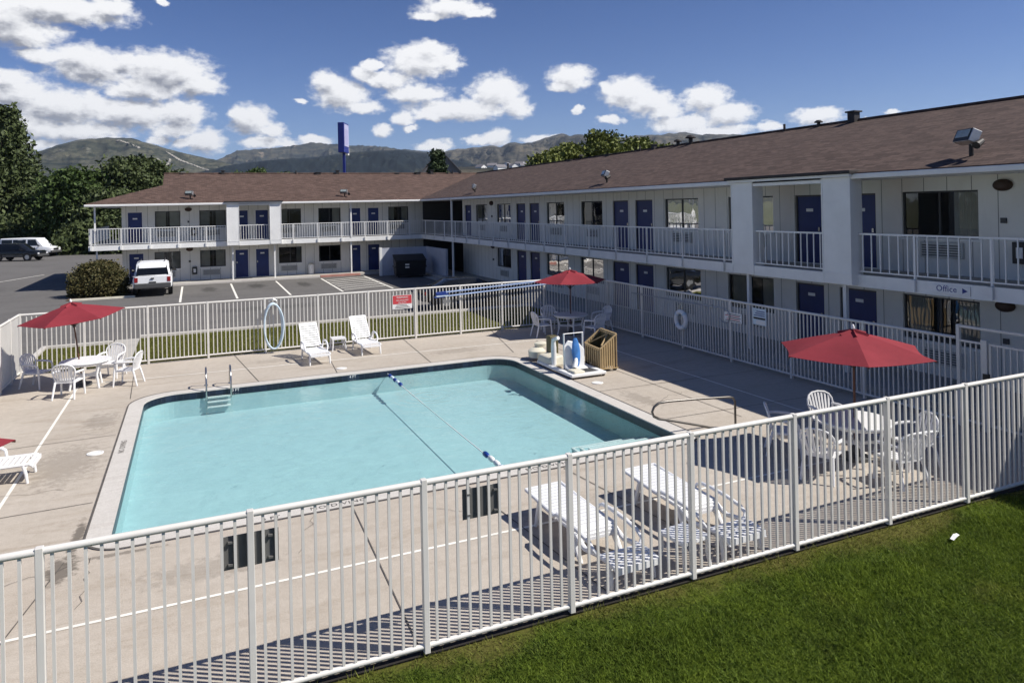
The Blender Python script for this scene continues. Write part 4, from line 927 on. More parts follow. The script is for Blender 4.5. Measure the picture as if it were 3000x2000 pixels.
flood((15.75, 10.55, rz_(.75)), R(-25), 'large floodlight on the right wing roof edge, nearest, beyond the office sign', 1.0)
flood((15.75, 25.9, rz_(.75)), R(-15), 'floodlight midway along the right wing roof edge, above a plain wall', .85)
flood((15.75, 41.2, rz_(.75)), R(-15), 'floodlight on the right wing roof near the inner corner', .85)
flood((-.05, 50.8, rz_(.8)), R(65), 'floodlight on the far wing roof, left of the panelled bay', .85)
flood((9.75, 50.8, rz_(.8)), R(65), 'floodlight on the far wing roof, right of the panelled bay', .85)
# office sign on the walkway fascia
e = empty('office_sign', (15.09, 10.62, 2.485), 0, 'small white Office sign with a blue arrow on the walkway edge', 'sign')
MB().box(-.015, 0, -.43, .43, -.095, .095).build('sign_board', 'coverwhite', e)
text_mesh('Office', .185, 'inkblue', e, Matrix.Translation((-.017, .10, .01)) @ Matrix.Rotation(R(-90), 4, 'Z') @ Matrix.Rotation(R(90), 4, 'X'), spacing=1.05)
MB().add([(-.019, -.26, .06), (-.019, -.26, -.06), (-.019, -.38, 0), (-.0155, -.26, .06), (-.0155, -.26, -.06), (-.0155, -.38, 0)], [(0, 1, 2), (3, 4, 5), (0, 1, 4, 3), (1, 2, 5, 4), (0, 2, 5, 3)]).build('arrow', 'inkblue', e)
# things along the walls
e = empty('extinguisher_cabinet', (.12, 51.93, .50), 0, 'dark extinguisher cabinet on the far wing wall behind the white car', 'cabinet')
MB().box(-.15, .15, -.10, .06, 0, .48).build('cabinet', 'black', e, bevel=.01); MB().box(-.07, .07, -.108, -.101, .12, .36).build('window', 'coverwhite', e)
e = empty('extinguisher_cabinet', (.12, 51.93, 3.05), 0, 'dark extinguisher cabinet on the upper walkway of the far wing', 'cabinet')
MB().box(-.15, .15, -.10, .06, 0, .48).build('cabinet', 'black', e, bevel=.01); MB().box(-.07, .07, -.108, -.101, .12, .36).build('window', 'coverwhite', e)
e = empty('extinguisher_cabinet', (16.74, 10.12, 3.0), 0, 'dark extinguisher cabinet on the right wing, at the picture edge', 'cabinet')
MB().box(-.10, .05, -.16, .16, 0, .48).build('cabinet', 'black', e, bevel=.01); MB().box(-.108, -.101, -.07, .07, .12, .36).build('window', 'coverwhite', e)
e = empty('litter_bin', (7.5, 51.6, G1), 0, 'white round litter bin against the far wing wall', 'bin')
MB().tube([(0, 0, 0), (0, 0, .06), (0, 0, .66)], [.17, .19, .20], 18).build('drum', 'white', e, True); MB().tube([(0, 0, .661), (0, 0, .70), (0, 0, .80)], [.215, .215, .10], 18).build('lid', 'cream', e, True)
# rubbish enclosure and dumpster
e = empty('enclosure_wall', (14.9, 48.8, 0), 0, 'white screen walls around the black dumpster in the inner corner', 'wall')
MB().box(-3.25, .0, 0, .15, -.05, 1.84).build('screen_panel', 'screen', e); MB().box(.0, .15, -4.3, .15, -.05, 1.84).build('screen_panel', 'screen', e)
MB().box(-3.27, -3.10, -.03, .18, -.05, 1.88).build('post', 'white', e)
e = empty('dumpster', (13.2, 47.0, 0), R(-8), 'black metal dumpster inside the white screen walls', 'dumpster')
MB().add([(-.95, -.65, .12), (.95, -.65, .12), (.95, .65, .12), (-.95, .65, .12), (-1.0, -.8, 1.05), (1.0, -.8, 1.05), (1.0, .75, 1.35), (-1.0, .75, 1.35)], [(0, 1, 2, 3), (0, 1, 5, 4), (1, 2, 6, 5), (2, 3, 7, 6), (3, 0, 4, 7), (4, 5, 6, 7)]).build('tub', 'black', e, bevel=.02)
MB().add([(-1.03, -.86, 1.07), (1.03, -.86, 1.07), (1.03, .8, 1.39), (-1.03, .8, 1.39), (-1.03, -.86, 1.11), (1.03, -.86, 1.11), (1.03, .8, 1.43), (-1.03, .8, 1.43)], [(0, 1, 2, 3), (4, 5, 6, 7), (0, 1, 5, 4), (1, 2, 6, 5), (2, 3, 7, 6), (3, 0, 4, 7)]).build('lid', 'rubber', e, bevel=.01)
for sx in (-1, 1): MB().box(sx * 1.01 - .05, sx * 1.01 + .05, -.6, .5, .62, .74).build('lift_pocket', 'dkgrey', e)
for z in (.62, .80): MB().box(-.38, -.12, -.80, -.765, z, z + .09).build('sticker', 'paintline', e)
for sx in (-.8, .8):
    for sy in (-.5, .5): MB().disc_axis((sx, sy, .07), (1, 0, 0), .07, .05, 12).build('caster', 'rubber', e)

# parking markings
pk = MB()
for x0, x1 in ((-.60, -.62), (2.20, 2.12), (4.93, 4.82), (7.80, 7.62), (10.66, 10.45)): strip(pk, (x1, 40.7), (x0, 49.35), .11, -.024)
strip(pk, (-12.6, 60), (-10.5, 66), .12, -.0235); strip(pk, (-19, 70), (-17, 76), .12, -.0235)
struct(pk.build('parking_line', 'paintline'), 'white painted parking lines before the far wing')
pk = MB()
for k in range(7): strip(pk, (7.85, 41.6 + 1.05 * k), (10.5, 42.5 + 1.05 * k), .16, -.022)
struct(pk.build('hatch_line', 'paintline'), 'faded hatched no parking area near the inner corner')
struct(MB().box(7.9, 10.6, 50.2, 50.39, -.05, .115).build('red_kerb', 'pinkline', bevel=.015), 'kerb with faded red paint by the hatched area')
struct(MB().box(-1.2, 7.88, 50.2, 50.39, -.05, .112).build('kerb', 'coping', bevel=.015), 'pale kerb of the sidewalk along the far wing')
struct(MB().box(-6.0, -2.9, 44.6, 44.75, -.05, .07).build('kerb', 'cream', bevel=.015), 'kerb round the planting bed by the bush')
struct(sheet('planting_bed', rect(-6.2, -2.9, 44.75, 49.5), -.005, 'soil'), 'brown soil bed under the round bush')

# ------------------------------------------------------------------ pool furniture
def make_chair():
    e = empty('patio_chair', (0, 0, 0))
    m = MB(); n = 6                                                  # seat: dished slats running front to back
    for k in range(n):
        x = -.20 + .40 * (k + .5) / n
        pts = [(x * .88, -.20, .415), (x * .96, -.05, .402), (x, .12, .412), (x * 1.02, .215, .415), (x * 1.02, .24, .385)]
        for a, b in zip(pts, pts[1:]): m.bar(a, b, .052, .014)
    m.bar((-.235, .21, .395), (.235, .21, .395), .03, .035); m.bar((-.20, -.20, .40), (.20, -.20, .40), .03, .03)
    for s in (-1, 1): m.bar((s * .235, .215, .40), (s * .205, -.21, .40), .03, .035, (0, 0, 1))
    m.build('seat', 'plastic', e)
    def bp(x, z):                                                    # backrest surface, leaning and curved
        return (x, -.215 - .26 * (z - .42) + .35 * x * x, z)
    rim = [(-.195, .41), (-.235, .55), (-.262, .66), (-.255, .74), (-.215, .805), (-.13, .85), (0, .865), (.13, .85), (.215, .805), (.255, .74), (.262, .66), (.235, .55), (.195, .41)]
    m = MB(); m.tube([bp(*p) for p in rim], .017, 8)
    for k in range(7):
        t = (k - 3) / 3.0; x0 = t * .15; x1 = t * .205; zt = .862 - .062 * abs(t) ** 2.2
        pts = [bp(x0, .425), bp(x0 * .5 + x1 * .5, .60), bp(x1, zt)]
        for a, b in zip(pts, pts[1:]): m.bar(a, b, .036, .010, (0, 1, 0))
    m.bar(bp(-.2, .425), bp(.2, .425), .02, .05, (0, 0, 1))
    m.build('backrest', 'plastic', e, True)
    for s in (-1, 1):
        MB().tube([(s * .252, -.27, .64), (s * .285, -.12, .645), (s * .295, .06, .635), (s * .285, .17, .62), (s * .27, .215, .57)], [.018, .026, .028, .026, .02], 8).build('armrest', 'plastic', e, True)
        MB().tube([(s * .27, .215, .58), (s * .262, .235, .40), (s * .275, .265, .0)], [.022, .027, .020], 8).build('leg', 'plastic', e, True)
        MB().tube([(s * .215, -.21, .42), (s * .235, -.27, .2), (s * .25, -.32, .0)], [.027, .025, .020], 8).build('leg', 'plastic', e, True)
    return e
chair0 = make_chair(); first = [True]
def place_chair(x, y, rz, label, group):
    o = chair0 if first[0] else copy_tree(chair0); first[0] = False
    o.location = (x, y, 0); o.rotation_euler = (0, 0, rz); tag(o, label, 'chair', group); return o
def make_table(r=.60):
    e = empty('patio_table', (0, 0, 0))
    m = MB().tube([(0, 0, .672), (0, 0, .678), (0, 0, .70), (0, 0, .708)], [r - .03, r, r, r - .015], 36); m.build('tabletop', 'plastic', e)
    m = MB().tube([(r * .86 * math.cos(a), r * .86 * math.sin(a), .64) for a in np.linspace(0, 2 * math.pi, 32, endpoint=False)], .024, 6, True); m.build('apron', 'plastic', e)
    for k in range(4):
        a = R(45 + 90 * k); c, s = math.cos(a), math.sin(a)
        MB().tube([(c * r * .80, s * r * .80, .665), (c * r * .66, s * r * .66, .35), (c * r * .78, s * r * .78, .0)], [.035, .03, .026], 8).build('leg', 'plastic', e, True)
        MB().bar((c * r * .66, s * r * .66, .33), (c * .06, s * .06, .30), .03, .05).build('brace', 'plastic', e)
    MB().tube([(0, 0, .28), (0, 0, .34)], .07, 14).build('pole_ring', 'plastic', e)
    return e
table0 = make_table(); tfirst = [True]
def place_table(x, y, rz, label):
    o = table0 if tfirst[0] else copy_tree(table0); tfirst[0] = False
    o.location = (x, y, 0); o.rotation_euler = (0, 0, rz); tag(o, label, 'table', 'round white tables under umbrellas')
def make_umbrella():
    e = empty('patio_umbrella', (0, 0, 0)); nr = 6; Rr = 1.30; zt, ze = 2.21, 1.865; m = MB()
    def edge(a): return Vector((Rr * math.cos(a), Rr * math.sin(a), ze))
    S = 10; Q = 7
    for k in range(nr):
        a0, a1 = 2 * math.pi * k / nr, 2 * math.pi * (k + 1) / nr; g = []
        for i in range(Q + 1):
            f = i / Q; row = []
            for j in range(S + 1):
                t = j / S; p = edge(a0).lerp(edge(a1), t) * f; p.z = zt - (zt - ze) * (f ** 1.12)
                sag = math.sin(math.pi * t); p.z -= .030 * sag * f
                p.x *= 1 - .05 * sag * f ** 3; p.y *= 1 - .05 * sag * f ** 3
                row.append(tuple(p))
            g.append(row)
        o = len(m.v); m.v += [p for row in g for p in row]
        m.f += [(o + i * (S + 1) + j, o + i * (S + 1) + j + 1, o + (i + 1) * (S + 1) + j + 1, o + (i + 1) * (S + 1) + j) for i in range(Q) for j in range(S)]
    c = m.build('canopy', 'red', e); so_ = c.modifiers.new('solid', 'SOLIDIFY'); so_.thickness = .004
    m = MB()
    for k in range(nr):
        a0, a1 = 2 * math.pi * k / nr, 2 * math.pi * (k + 1) / nr
        v0 = Vector((.27 * math.cos(a0), .27 * math.sin(a0), zt - .025)); v1 = Vector((.27 * math.cos(a1), .27 * math.sin(a1), zt - .025)); top = Vector((0, 0, zt + .045))
        vm = (v0 + v1) / 2 * .93 + Vector((0, 0, .02)); 
        m.add([top, v0, vm, v1], [(0, 1, 2), (0, 2, 3)])
    v = m.build('vent_cap', 'red', c); s2 = v.modifiers.new('solid', 'SOLIDIFY'); s2.thickness = .004
    for k in range(nr):
        a = 2 * math.pi * k / nr; p = edge(a); p.z += -.02
        MB().bar((0.02 * math.cos(a), .02 * math.sin(a), zt - .03), p, .016, .022).build('rib', 'wood', e)
        MB().bar((.03 * math.cos(a), .03 * math.sin(a), 1.62), (.62 * math.cos(a), .62 * math.sin(a), 2.02), .012, .016).build('strut', 'wood', e)
    MB().tube([(0, 0, .05), (0, 0, zt + .04)], .021, 10).build('pole', 'wood', e)
    MB().tube([(0, 0, zt + .04), (0, 0, zt + .06), (0, 0, zt + .10), (0, 0, zt + .125)], [.028, .032, .022, .006], 10).build('finial', 'coverwhite', e)
    MB().tube([(0, 0, 1.58), (0, 0, 1.68)], .04, 12).build('hub', 'black', e)
    MB().tube([(0, 0, 0), (0, 0, .05), (0, 0, .09), (0, 0, .24)], [.24, .24, .10, .04], 22).build('base', 'dkgrey', e)
    return e
umb0 = make_umbrella(); ufirst = [True]
def place_umb(x, y, rz, label, tilt=(0, 0)):
    o = umb0 if ufirst[0] else copy_tree(umb0); ufirst[0] = False
    o.location = (x, y, 0); o.rotation_euler = (tilt[0], tilt[1], rz); tag(o, label, 'umbrella', 'red umbrellas round the pool'); return o
# right near set
place_table(10.42, 9.12, R(10), 'round white table under the nearest red umbrella, at right behind the near fence')
place_umb(10.48, 9.18, R(51), 'large red umbrella nearest, at right above the near fence')
place_chair(10.78, 10.02, R(168), 'white fan-back chair behind the table under the nearest red umbrella', 'chairs round the right table')
place_chair(11.04, 8.50, R(72), 'white fan-back chair at the right of the right table, back to the gate', 'chairs round the right table')
place_chair(9.30, 8.80, R(-62), 'white fan-back chair at the left of the right table, close behind the near fence', 'chairs round the right table')
place_chair(10.22, 8.10, R(-8), 'white fan-back chair in front of the right table, its back to the near fence', 'chairs round the right table')
place_chair(9.62, 9.95, R(-130), 'white fan-back chair in umbrella shade beside the steel handrail', 'chairs round the right table')
# far corner set
place_table(12.02, 22.38, R(30), 'round white table shaded under the red umbrella in the far corner')
place_umb(12.05, 22.42, R(47), 'red umbrella in the far fence corner before the right wing')
place_chair(10.98, 22.55, R(-90), 'white fan-back chair at the left of the far corner table', 'chairs round the far corner table')
place_chair(11.72, 23.42, R(165), 'white fan-back chair behind the far corner table, against the far fence', 'chairs round the far corner table')
place_chair(12.32, 21.25, R(15), 'white fan-back chair in front of the far corner table, back to the tan cart', 'chairs round the far corner table')
place_chair(13.30, 22.45, R(95), 'white fan-back chair at the right of the far corner table, by the right fence', 'chairs round the far corner table')
# left set
place_table(-2.62, 22.02, R(0), 'sunlit round white table under the red umbrella at far left')
place_umb(-2.72, 22.25, R(7), 'tilted red umbrella at far left by the fence corner', (R(2.5), R(-6))).scale = (.94, .94, 1)
place_chair(-2.88, 21.02, R(-14), 'white fan-back chair in front of the left table, its back to the viewer', 'chairs round the left table')
place_chair(-1.62, 21.78, R(72), 'sunlit white fan-back chair at the right of the left table', 'chairs round the left table')
place_chair(-2.12, 23.02, R(158), 'white fan-back chair behind the left table, back to the far fence', 'chairs round the left table')
place_chair(-3.80, 22.62, R(-118), 'shaded white fan-back chair at the left of the left table, by the fence corner', 'chairs round the left table')

def make_lounger(theta, name='sun_lounger'):
    e = empty(name, (0, 0, 0)); W = .60; zs = .335; L = 1.15; BL = .80; c, s = math.cos(theta), math.sin(theta)
    def bk(x, t, o=0.0): return (x, L + t * c - o * s, zs + t * s + o * c)
    for sx in (-1, 1):
        x = sx * (W / 2 - .02)
        MB().tube([(x, 0.0, zs - .055), (x, .05, zs - .02), (x, L * .5, zs - .025), (x, L + .02, zs - .02)], [.025, .028, .03, .03], 8).build('side_rail', 'plastic', e, True)
        MB().tube([(x, .14, zs - .03), (x * 1.03, .10, .15), (x * 1.05, .08, 0)], [.032, .028, .022], 8).build('leg', 'plastic', e, True)
        MB().tube([(x, L - .02, zs - .03), (x * 1.03, L + .03, .15), (x * 1.05, L + .06, 0)], [.032, .028, .022], 8).build('leg', 'plastic', e, True)
        xa = sx * (W / 2 + .035)
        MB().tube([(xa - sx * .03, .50, zs - .03), (xa, .53, zs + .10), (xa, .66, zs + .20), (xa, .88, zs + .225), (xa, 1.06, zs + .20), (xa, 1.14, zs + .10), (xa - sx * .03, 1.12, zs - .03)], [.022, .026, .03, .032, .03, .024, .022], 8).build('armrest', 'plastic', e, True)
    m = MB(); n = 13
    for k in range(n):
        y = .02 + (L - .06) * (k + .5) / n; z = zs - (.03 if k == 0 else 0)
        m.bar((-W / 2 + .015, y, z), (W / 2 - .015, y, z), .062, .016)
    m.bar((-W / 2 + .02, .0, zs - .05), (W / 2 - .02, .0, zs - .05), .03, .07)
    m.build('seat', 'plastic', e)
    m = MB(); n = 10
    for k in range(n):
        t = .03 + BL * (k + .5) / n; w = W / 2 - .02 - .02 * (k / n); bow = .012
        a, b_, d = bk(-w, t), bk(0, t, -bow), bk(w, t)
        for p, q in ((a, b_), (b_, d)): m.bar(p, q, .014, .058, (0, c, s))
    m.bar(bk(-W / 2 + .045, BL + .05), bk(W / 2 - .045, BL + .05), .03, .05, (0, c, s))
    for sx in (-1, 1): m.bar(bk(sx * (W / 2 - .03), 0), bk(sx * (W / 2 - .045), BL + .06), .035, .03)
    m.build('backrest', 'plastic', e)
    MB().tube([bk(-.2, BL * .62, -.02), (-.2, L + BL * .55 * c + .05, .02 + zs * .0 + .03), (.2, L + BL * .55 * c + .05, .05), bk(.2, BL * .62, -.02)], .014, 6).build('prop', 'plastic', e)
    return e
def make_flat_lounger():
    e = empty('sun_lounger', (0, 0, 0)); W = .62
    for sx in (-1, 1):
        x = sx * (W / 2 - .02)
        MB().tube([(x, 0, .20), (x, .03, .27), (x, .20, .285), (x, .42, .27), (x, .72, .22), (x, .86, .27), (x, .98, .335), (x, 1.6, .35), (x, 2.34, .40)], [.022, .028, .03, .032, .034, .034, .032, .03, .024], 8).build('side_rail', 'plastic', e, True)
        MB().tube([(x, .16, .27), (x * 1.03, .13, .14), (x * 1.06, .11, 0)], [.034, .03, .024], 8).build('leg', 'plastic', e, True)
        MB().tube([(x, 1.02, .32), (x * 1.02, .92, .16), (x * 1.05, .80, 0)], [.045, .042, .030], 8).build('leg', 'plastic', e, True)
        MB().tube([(x, 1.92, .36), (x * 1.02, 1.98, .18), (x * 1.05, 2.02, 0)], [.034, .03, .024], 8).build('leg', 'plastic', e, True)
        xa = sx * (W / 2 + .045)
        MB().tube([(xa - sx * .05, .40, .27), (xa, .42, .34), (xa, .52, .40), (xa, .78, .435), (xa, 1.08, .45), (xa, 1.30, .44), (xa, 1.40, .39), (xa - sx * .04, 1.42, .33)], [.022, .024, .027, .029, .029, .027, .024, .020], 8).build('armrest', 'plastic', e, True)
    m = MB(); n = 15
    for k in range(n):
        y = .98 + 1.34 * (k + .5) / n; z = .342 + .045 * (y - .98) / 1.36
        m.bar((-W / 2 + .01, y, z), (W / 2 - .01, y, z), .078, .028)
    m.bar((-W / 2 + .015, 2.345, .392), (W / 2 - .015, 2.345, .392), .04, .05)
    for y, z in ((.965, .338), (.925, .318), (.90, .285), (.893, .245)): m.bar((-W / 2 + .01, y, z), (W / 2 - .01, y, z), .045, .04)
    m.build('seat', 'plastic', e)
    m = MB()
    for k in range(5):
        y = .05 + .075 * k; m.bar((-W / 2 + .015, y, .292), (W / 2 - .015, y, .292), .048, .016)
    m.bar((-W / 2 + .02, .0, .25), (W / 2 - .02, .0, .25), .03, .08)
    m.build('footrest', 'plastic', e)
    return e
lu = make_lounger(R(50)); lf = make_flat_lounger(); ll = make_lounger(R(12))
LG = 'white slatted sun loungers'
def put(o, x, y, rz, label, cat='sun lounger', grp=LG): o.location = (x, y, 0); o.rotation_euler = (0, 0, rz); tag(o, label, cat, grp)
put(lu, 3.36, 21.62, R(4), 'upright white lounger by the far fence, left of the pair, next to the hose')
put(copy_tree(lu), 5.02, 22.30, R(3), 'upright white lounger by the far fence, right of the pair, below the warning sign')
put(lf, 4.72, 7.24, R(2), 'flat white lounger behind the near fence, left of the near side table')
put(copy_tree(lf), 6.36, 7.24, R(1.5), 'flat white lounger behind the near fence, right of the near side table')
put(ll, -2.53, 14.85, R(88), 'white lounger at the left picture edge, its foot towards the pool')
def make_side_table():
    e = empty('side_table', (0, 0, 0)); m = MB(); s = .20
    for k in range(7):
        x = -s + 2 * s * (k + .5) / 7; m.box(x - .024, x + .024, -s + .02, s - .02, .385, .40)
    m.box(-s - .02, s + .02, s - .02, s + .02, .36, .402); m.box(-s - .02, s + .02, -s - .02, -s + .02, .36, .402); m.box(-s - .02, -s - .001, -s + .02, s - .02, .36, .402); m.box(s + .001, s + .02, -s + .02, s - .02, .36, .402)
    m.build('tabletop', 'plastic', e)
    for sx in (-1, 1):
        for sy in (-1, 1): MB().tube([(sx * s, sy * s, .37), (sx * (s - .005), sy * (s - .005), .2), (sx * (s + .02), sy * (s + .02), 0)], [.03, .026, .02], 8).build('leg', 'plastic', e, True)
    return e
s0 = make_side_table(); SG = 'small white side tables'
put(s0, 4.24, 23.72, 0, 'small white side table between the two upright loungers', 'side table', SG)
put(copy_tree(s0), 5.53, 7.44, R(8), 'small white side table between the two flat loungers by the near fence', 'side table', SG)
place_umb(-3.25, 10.15, R(5), 'red umbrella at the left picture edge with only its tip showing')

# handrails, pool lift, cart
e = empty('pool_handrail', (9.85, 11.5, 0), 0, 'dark steel looped handrail by the pool steps at right', 'handrail')
P = [(0, 0, 0), (0, 0, .30), (0, 0, .52), (-.05, 0, .60), (-.14, 0, .625), (-1.0, 0, .69), (-1.62, 0, .725), (-1.82, 0, .72), (-1.93, 0, .66), (-1.975, 0, .575), (-1.94, 0, .48), (-1.83, 0, .42), (-1.62, 0, .37), (-.9, 0, .17), (-.55, 0, .06), (-.5, 0, 0)]
MB().tube(P, .023, 10).build('rail', 'darksteel', e, True)
for x in (0, -.5): MB().tube([(x, 0, .001), (x, 0, .018), (x, 0, .03)], [.055, .05, .03], 14).build('flange', 'steel', e)
e = empty('pool_ladder', (.55, PY1, 0), 0, 'steel pool ladder with two grab rails on the far pool edge', 'ladder')
for sx in (-1, 1):
    x = sx * .29
    MB().tube([(x, .60, 0), (x, .58, .22), (x, .52, .42), (x, .40, .51), (x, .24, .52), (x, .08, .44), (x, -.04, .26), (x, -.07, .0), (x, -.07, -.22)], .022, 10).build('grab_rail', 'steel', e, True)
    MB().tube([(x, .60, .001), (x, .60, .02), (x, .60, .03)], [.055, .05, .03], 14).build('flange', 'steel', e)
for z in (-.16, -.27, -.40): MB().box(-.27, .27, -.12, -.03, z - .015, z + .015).build('step', 'coverwhite', e)
e = empty('pool_lift', (9.28, 17.55, 0), 0, 'white wheeled pool lift with a blue seat beside the pool', 'pool lift')
MB().box(-.42, .62, -1.05, -.90, .05, .13).box(-.42, -.27, -.895, .9, .05, .13).box(.47, .62, -.895, .9, .05, .13).box(-.42, .62, .905, 1.02, .05, .13).build('chassis', 'coverwhite', e, bevel=.02)
MB().box(-.265, .465, -.89, -.2, .06, .11).build('deck_plate', 'dkgrey', e)
for sx, sy in ((-.36, -.98), (.56, -.98), (-.36, .95), (.56, .95)): MB().disc_axis((sx, sy, .06), (1, 0, 0), .06, .04, 14).build('wheel', 'rubber', e)
MB().tube([(-.21, -.25, .1), (-.21, -.25, 1.05), (.36, -.25, 1.05), (.36, -.25, .1)], .024, 8).build('frame', 'coverwhite', e)
def shell(x0, x1, y, z0, z1, bul, mat, nm, seg=10):
    m = MB(); rows = []
    for i in range(seg + 1):
        t = i / seg; k = math.sin(math.pi * (.06 + .88 * t)) ** .55; cx = (x0 + x1) / 2 + .05 * (.5 - t); hw = (x1 - x0) / 2 * k
        rows.append([(cx + hw * math.cos(R(q)), y - bul * k * math.sin(R(q)), z0 + (z1 - z0) * t) for q in range(0, 360, 30)])
    n = 12; v = [p for r_ in rows for p in r_]
    m.add(v, [(i * n + j, i * n + (j + 1) % n, (i + 1) * n + (j + 1) % n, (i + 1) * n + j) for i in range(seg) for j in range(n)] + [tuple(range(n))[::-1], tuple(seg * n + j for j in range(n))])
    return m.build(nm, mat, e, True)
shell(-.08, .17, -.46, .20, .95, .06, 'blueseat', 'seat')
MB().add([(-.24, -.34, .13), (.34, -.34, .13), (.36, -.30, .62), (.20, -.28, .80), (-.12, -.28, .88), (-.26, -.30, .74), (-.24, -.39, .13), (.34, -.39, .13), (.36, -.35, .62), (.20, -.33, .80), (-.12, -.33, .88), (-.26, -.35, .74)], [(0, 1, 2, 3, 4, 5), (11, 10, 9, 8, 7, 6)] + [(i, (i + 1) % 6, 6 + (i + 1) % 6, 6 + i) for i in range(6)]).build('back_panel', 'coverwhite', e, bevel=.02)
MB().add([(-.24, -.60, .12), (.34, -.60, .12), (.34, -.395, .13), (-.24, -.395, .13), (-.22, -.62, .17), (.32, -.62, .17), (.34, -.395, .20), (-.24, -.395, .20)], [(0, 1, 2, 3), (4, 5, 6, 7), (0, 1, 5, 4), (1, 2, 6, 5), (2, 3, 7, 6), (3, 0, 4, 7)]).build('seat_base', 'coverwhite', e, bevel=.02)
MB().tube([(-.24, .30, .12), (-.24, .30, .60), (-.26, .26, .82), (-.22, .05, .90)], [.07, .075, .06, .05], 12).build('mast', 'coverwhite', e, True)
MB().box(-.08, .20, .85, 1.10, .22, .80).build('battery_box', 'olive', e, bevel=.03)
MB().add([(-.40, .30, .06), (.14, .30, .06), (.14, 1.12, .06), (-.40, 1.12, .06), (-.34, .36, .30), (.08, .36, .36), (.08, 1.04, .36), (-.34, 1.04, .30)], [(0, 3, 2, 1), (4, 5, 6, 7), (0, 1, 5, 4), (1, 2, 6, 5), (2, 3, 7, 6), (3, 0, 4, 7)]).build('platform_cover', 'cream', e, bevel=.05)
MB().tube([(-.12, 1.62, .10), (-.12, 1.62, .28), (-.12, 1.62, .36)], [.25, .26, .16], 20).build('cushion', 'cream', e, True)
MB().tube([(.08, 1.75, .36), (.08, 1.75, .46), (.08, 1.75, .50)], [.19, .20, .10], 18).build('cushion', 'cream', e, True)
MB().bar((-.1, 1.1, .09), (-.1, 1.5, .09), .10, .05).build('arm', 'dkgrey', e)
MB().box(-.30, .02, -.98, -.60, .10, .19).build('footrest', 'cream', e, bevel=.03)
MB().tube([(-.10, -.62, .2), (-.02, -.56, .34), (.02, -.48, .40)], [.07, .06, .05], 10).build('leg_support', 'coverwhite', e, True)
e = empty('slatted_cart', (9.97, 16.95, .07), R(-5), 'tan ribbed plastic cart with a sloping top, beside the pool lift', 'cart')
def ct(x0, x1, y0, y1, z0, z1a, z1b):                                # wedge: height z1a at x0 and z1b at x1
    return [(x0, y0, z0), (x1, y0, z0), (x1, y1, z0), (x0, y1, z0), (x0, y0, z1a), (x1, y0, z1b), (x1, y1, z1b), (x0, y1, z1a)], [(0, 3, 2, 1), (0, 1, 5, 4), (1, 2, 6, 5), (2, 3, 7, 6), (3, 0, 4, 7)]
m = MB(); v, f = ct(.03, .47, .03, .92, .06, .50, .86); m.add(v, f); m.build('tub', 'olive', e)
m = MB()
for k in range(8):
    y = .0 + .94 * k / 7.0; m.box(0, .028, y - .032, y + .032, .03, .535)
    m.box(.475, .50, y - .032, y + .032, .03, .90)
for k in range(6):
    x = .07 + .40 * k / 6.0; h = .52 + .37 * (x + .03) / .5
    m.box(x - .022, x + .022, -.03, -.002, .031, h); m.box(x - .022, x + .022, .942, .97, .031, h)
m.build('slats', 'tan', e, bevel=.006)
m = MB()
m.bar((-.01, -.02, .545), (.50, -.02, .925), .05, .04); m.bar((-.01, .96, .545), (.50, .96, .925), .05, .04); m.bar((.0, .006, .545), (.0, .934, .545), .05, .04); m.bar((.49, .006, .92), (.49, .934, .92), .05, .04)
m.bar((.12, .15, .60), (.46, .45, .84), .04, .03); m.bar((.12, .80, .60), (.46, .50, .84), .04, .03)
m.build('rim', 'tan', e, bevel=.008)
m = MB().box(-.03, .53, -.04, -.001 - .03, .0, .03).box(-.03, .53, .971, 1.0, .0, .03); m.build('skirt', 'tan', e)
for sx, sy in ((.04, .04), (.46, .04), (.04, .9), (.46, .9)): MB().disc_axis((sx, sy, -.01), (0, 1, 0), .06, .04, 14).build('caster', 'rubber', e)

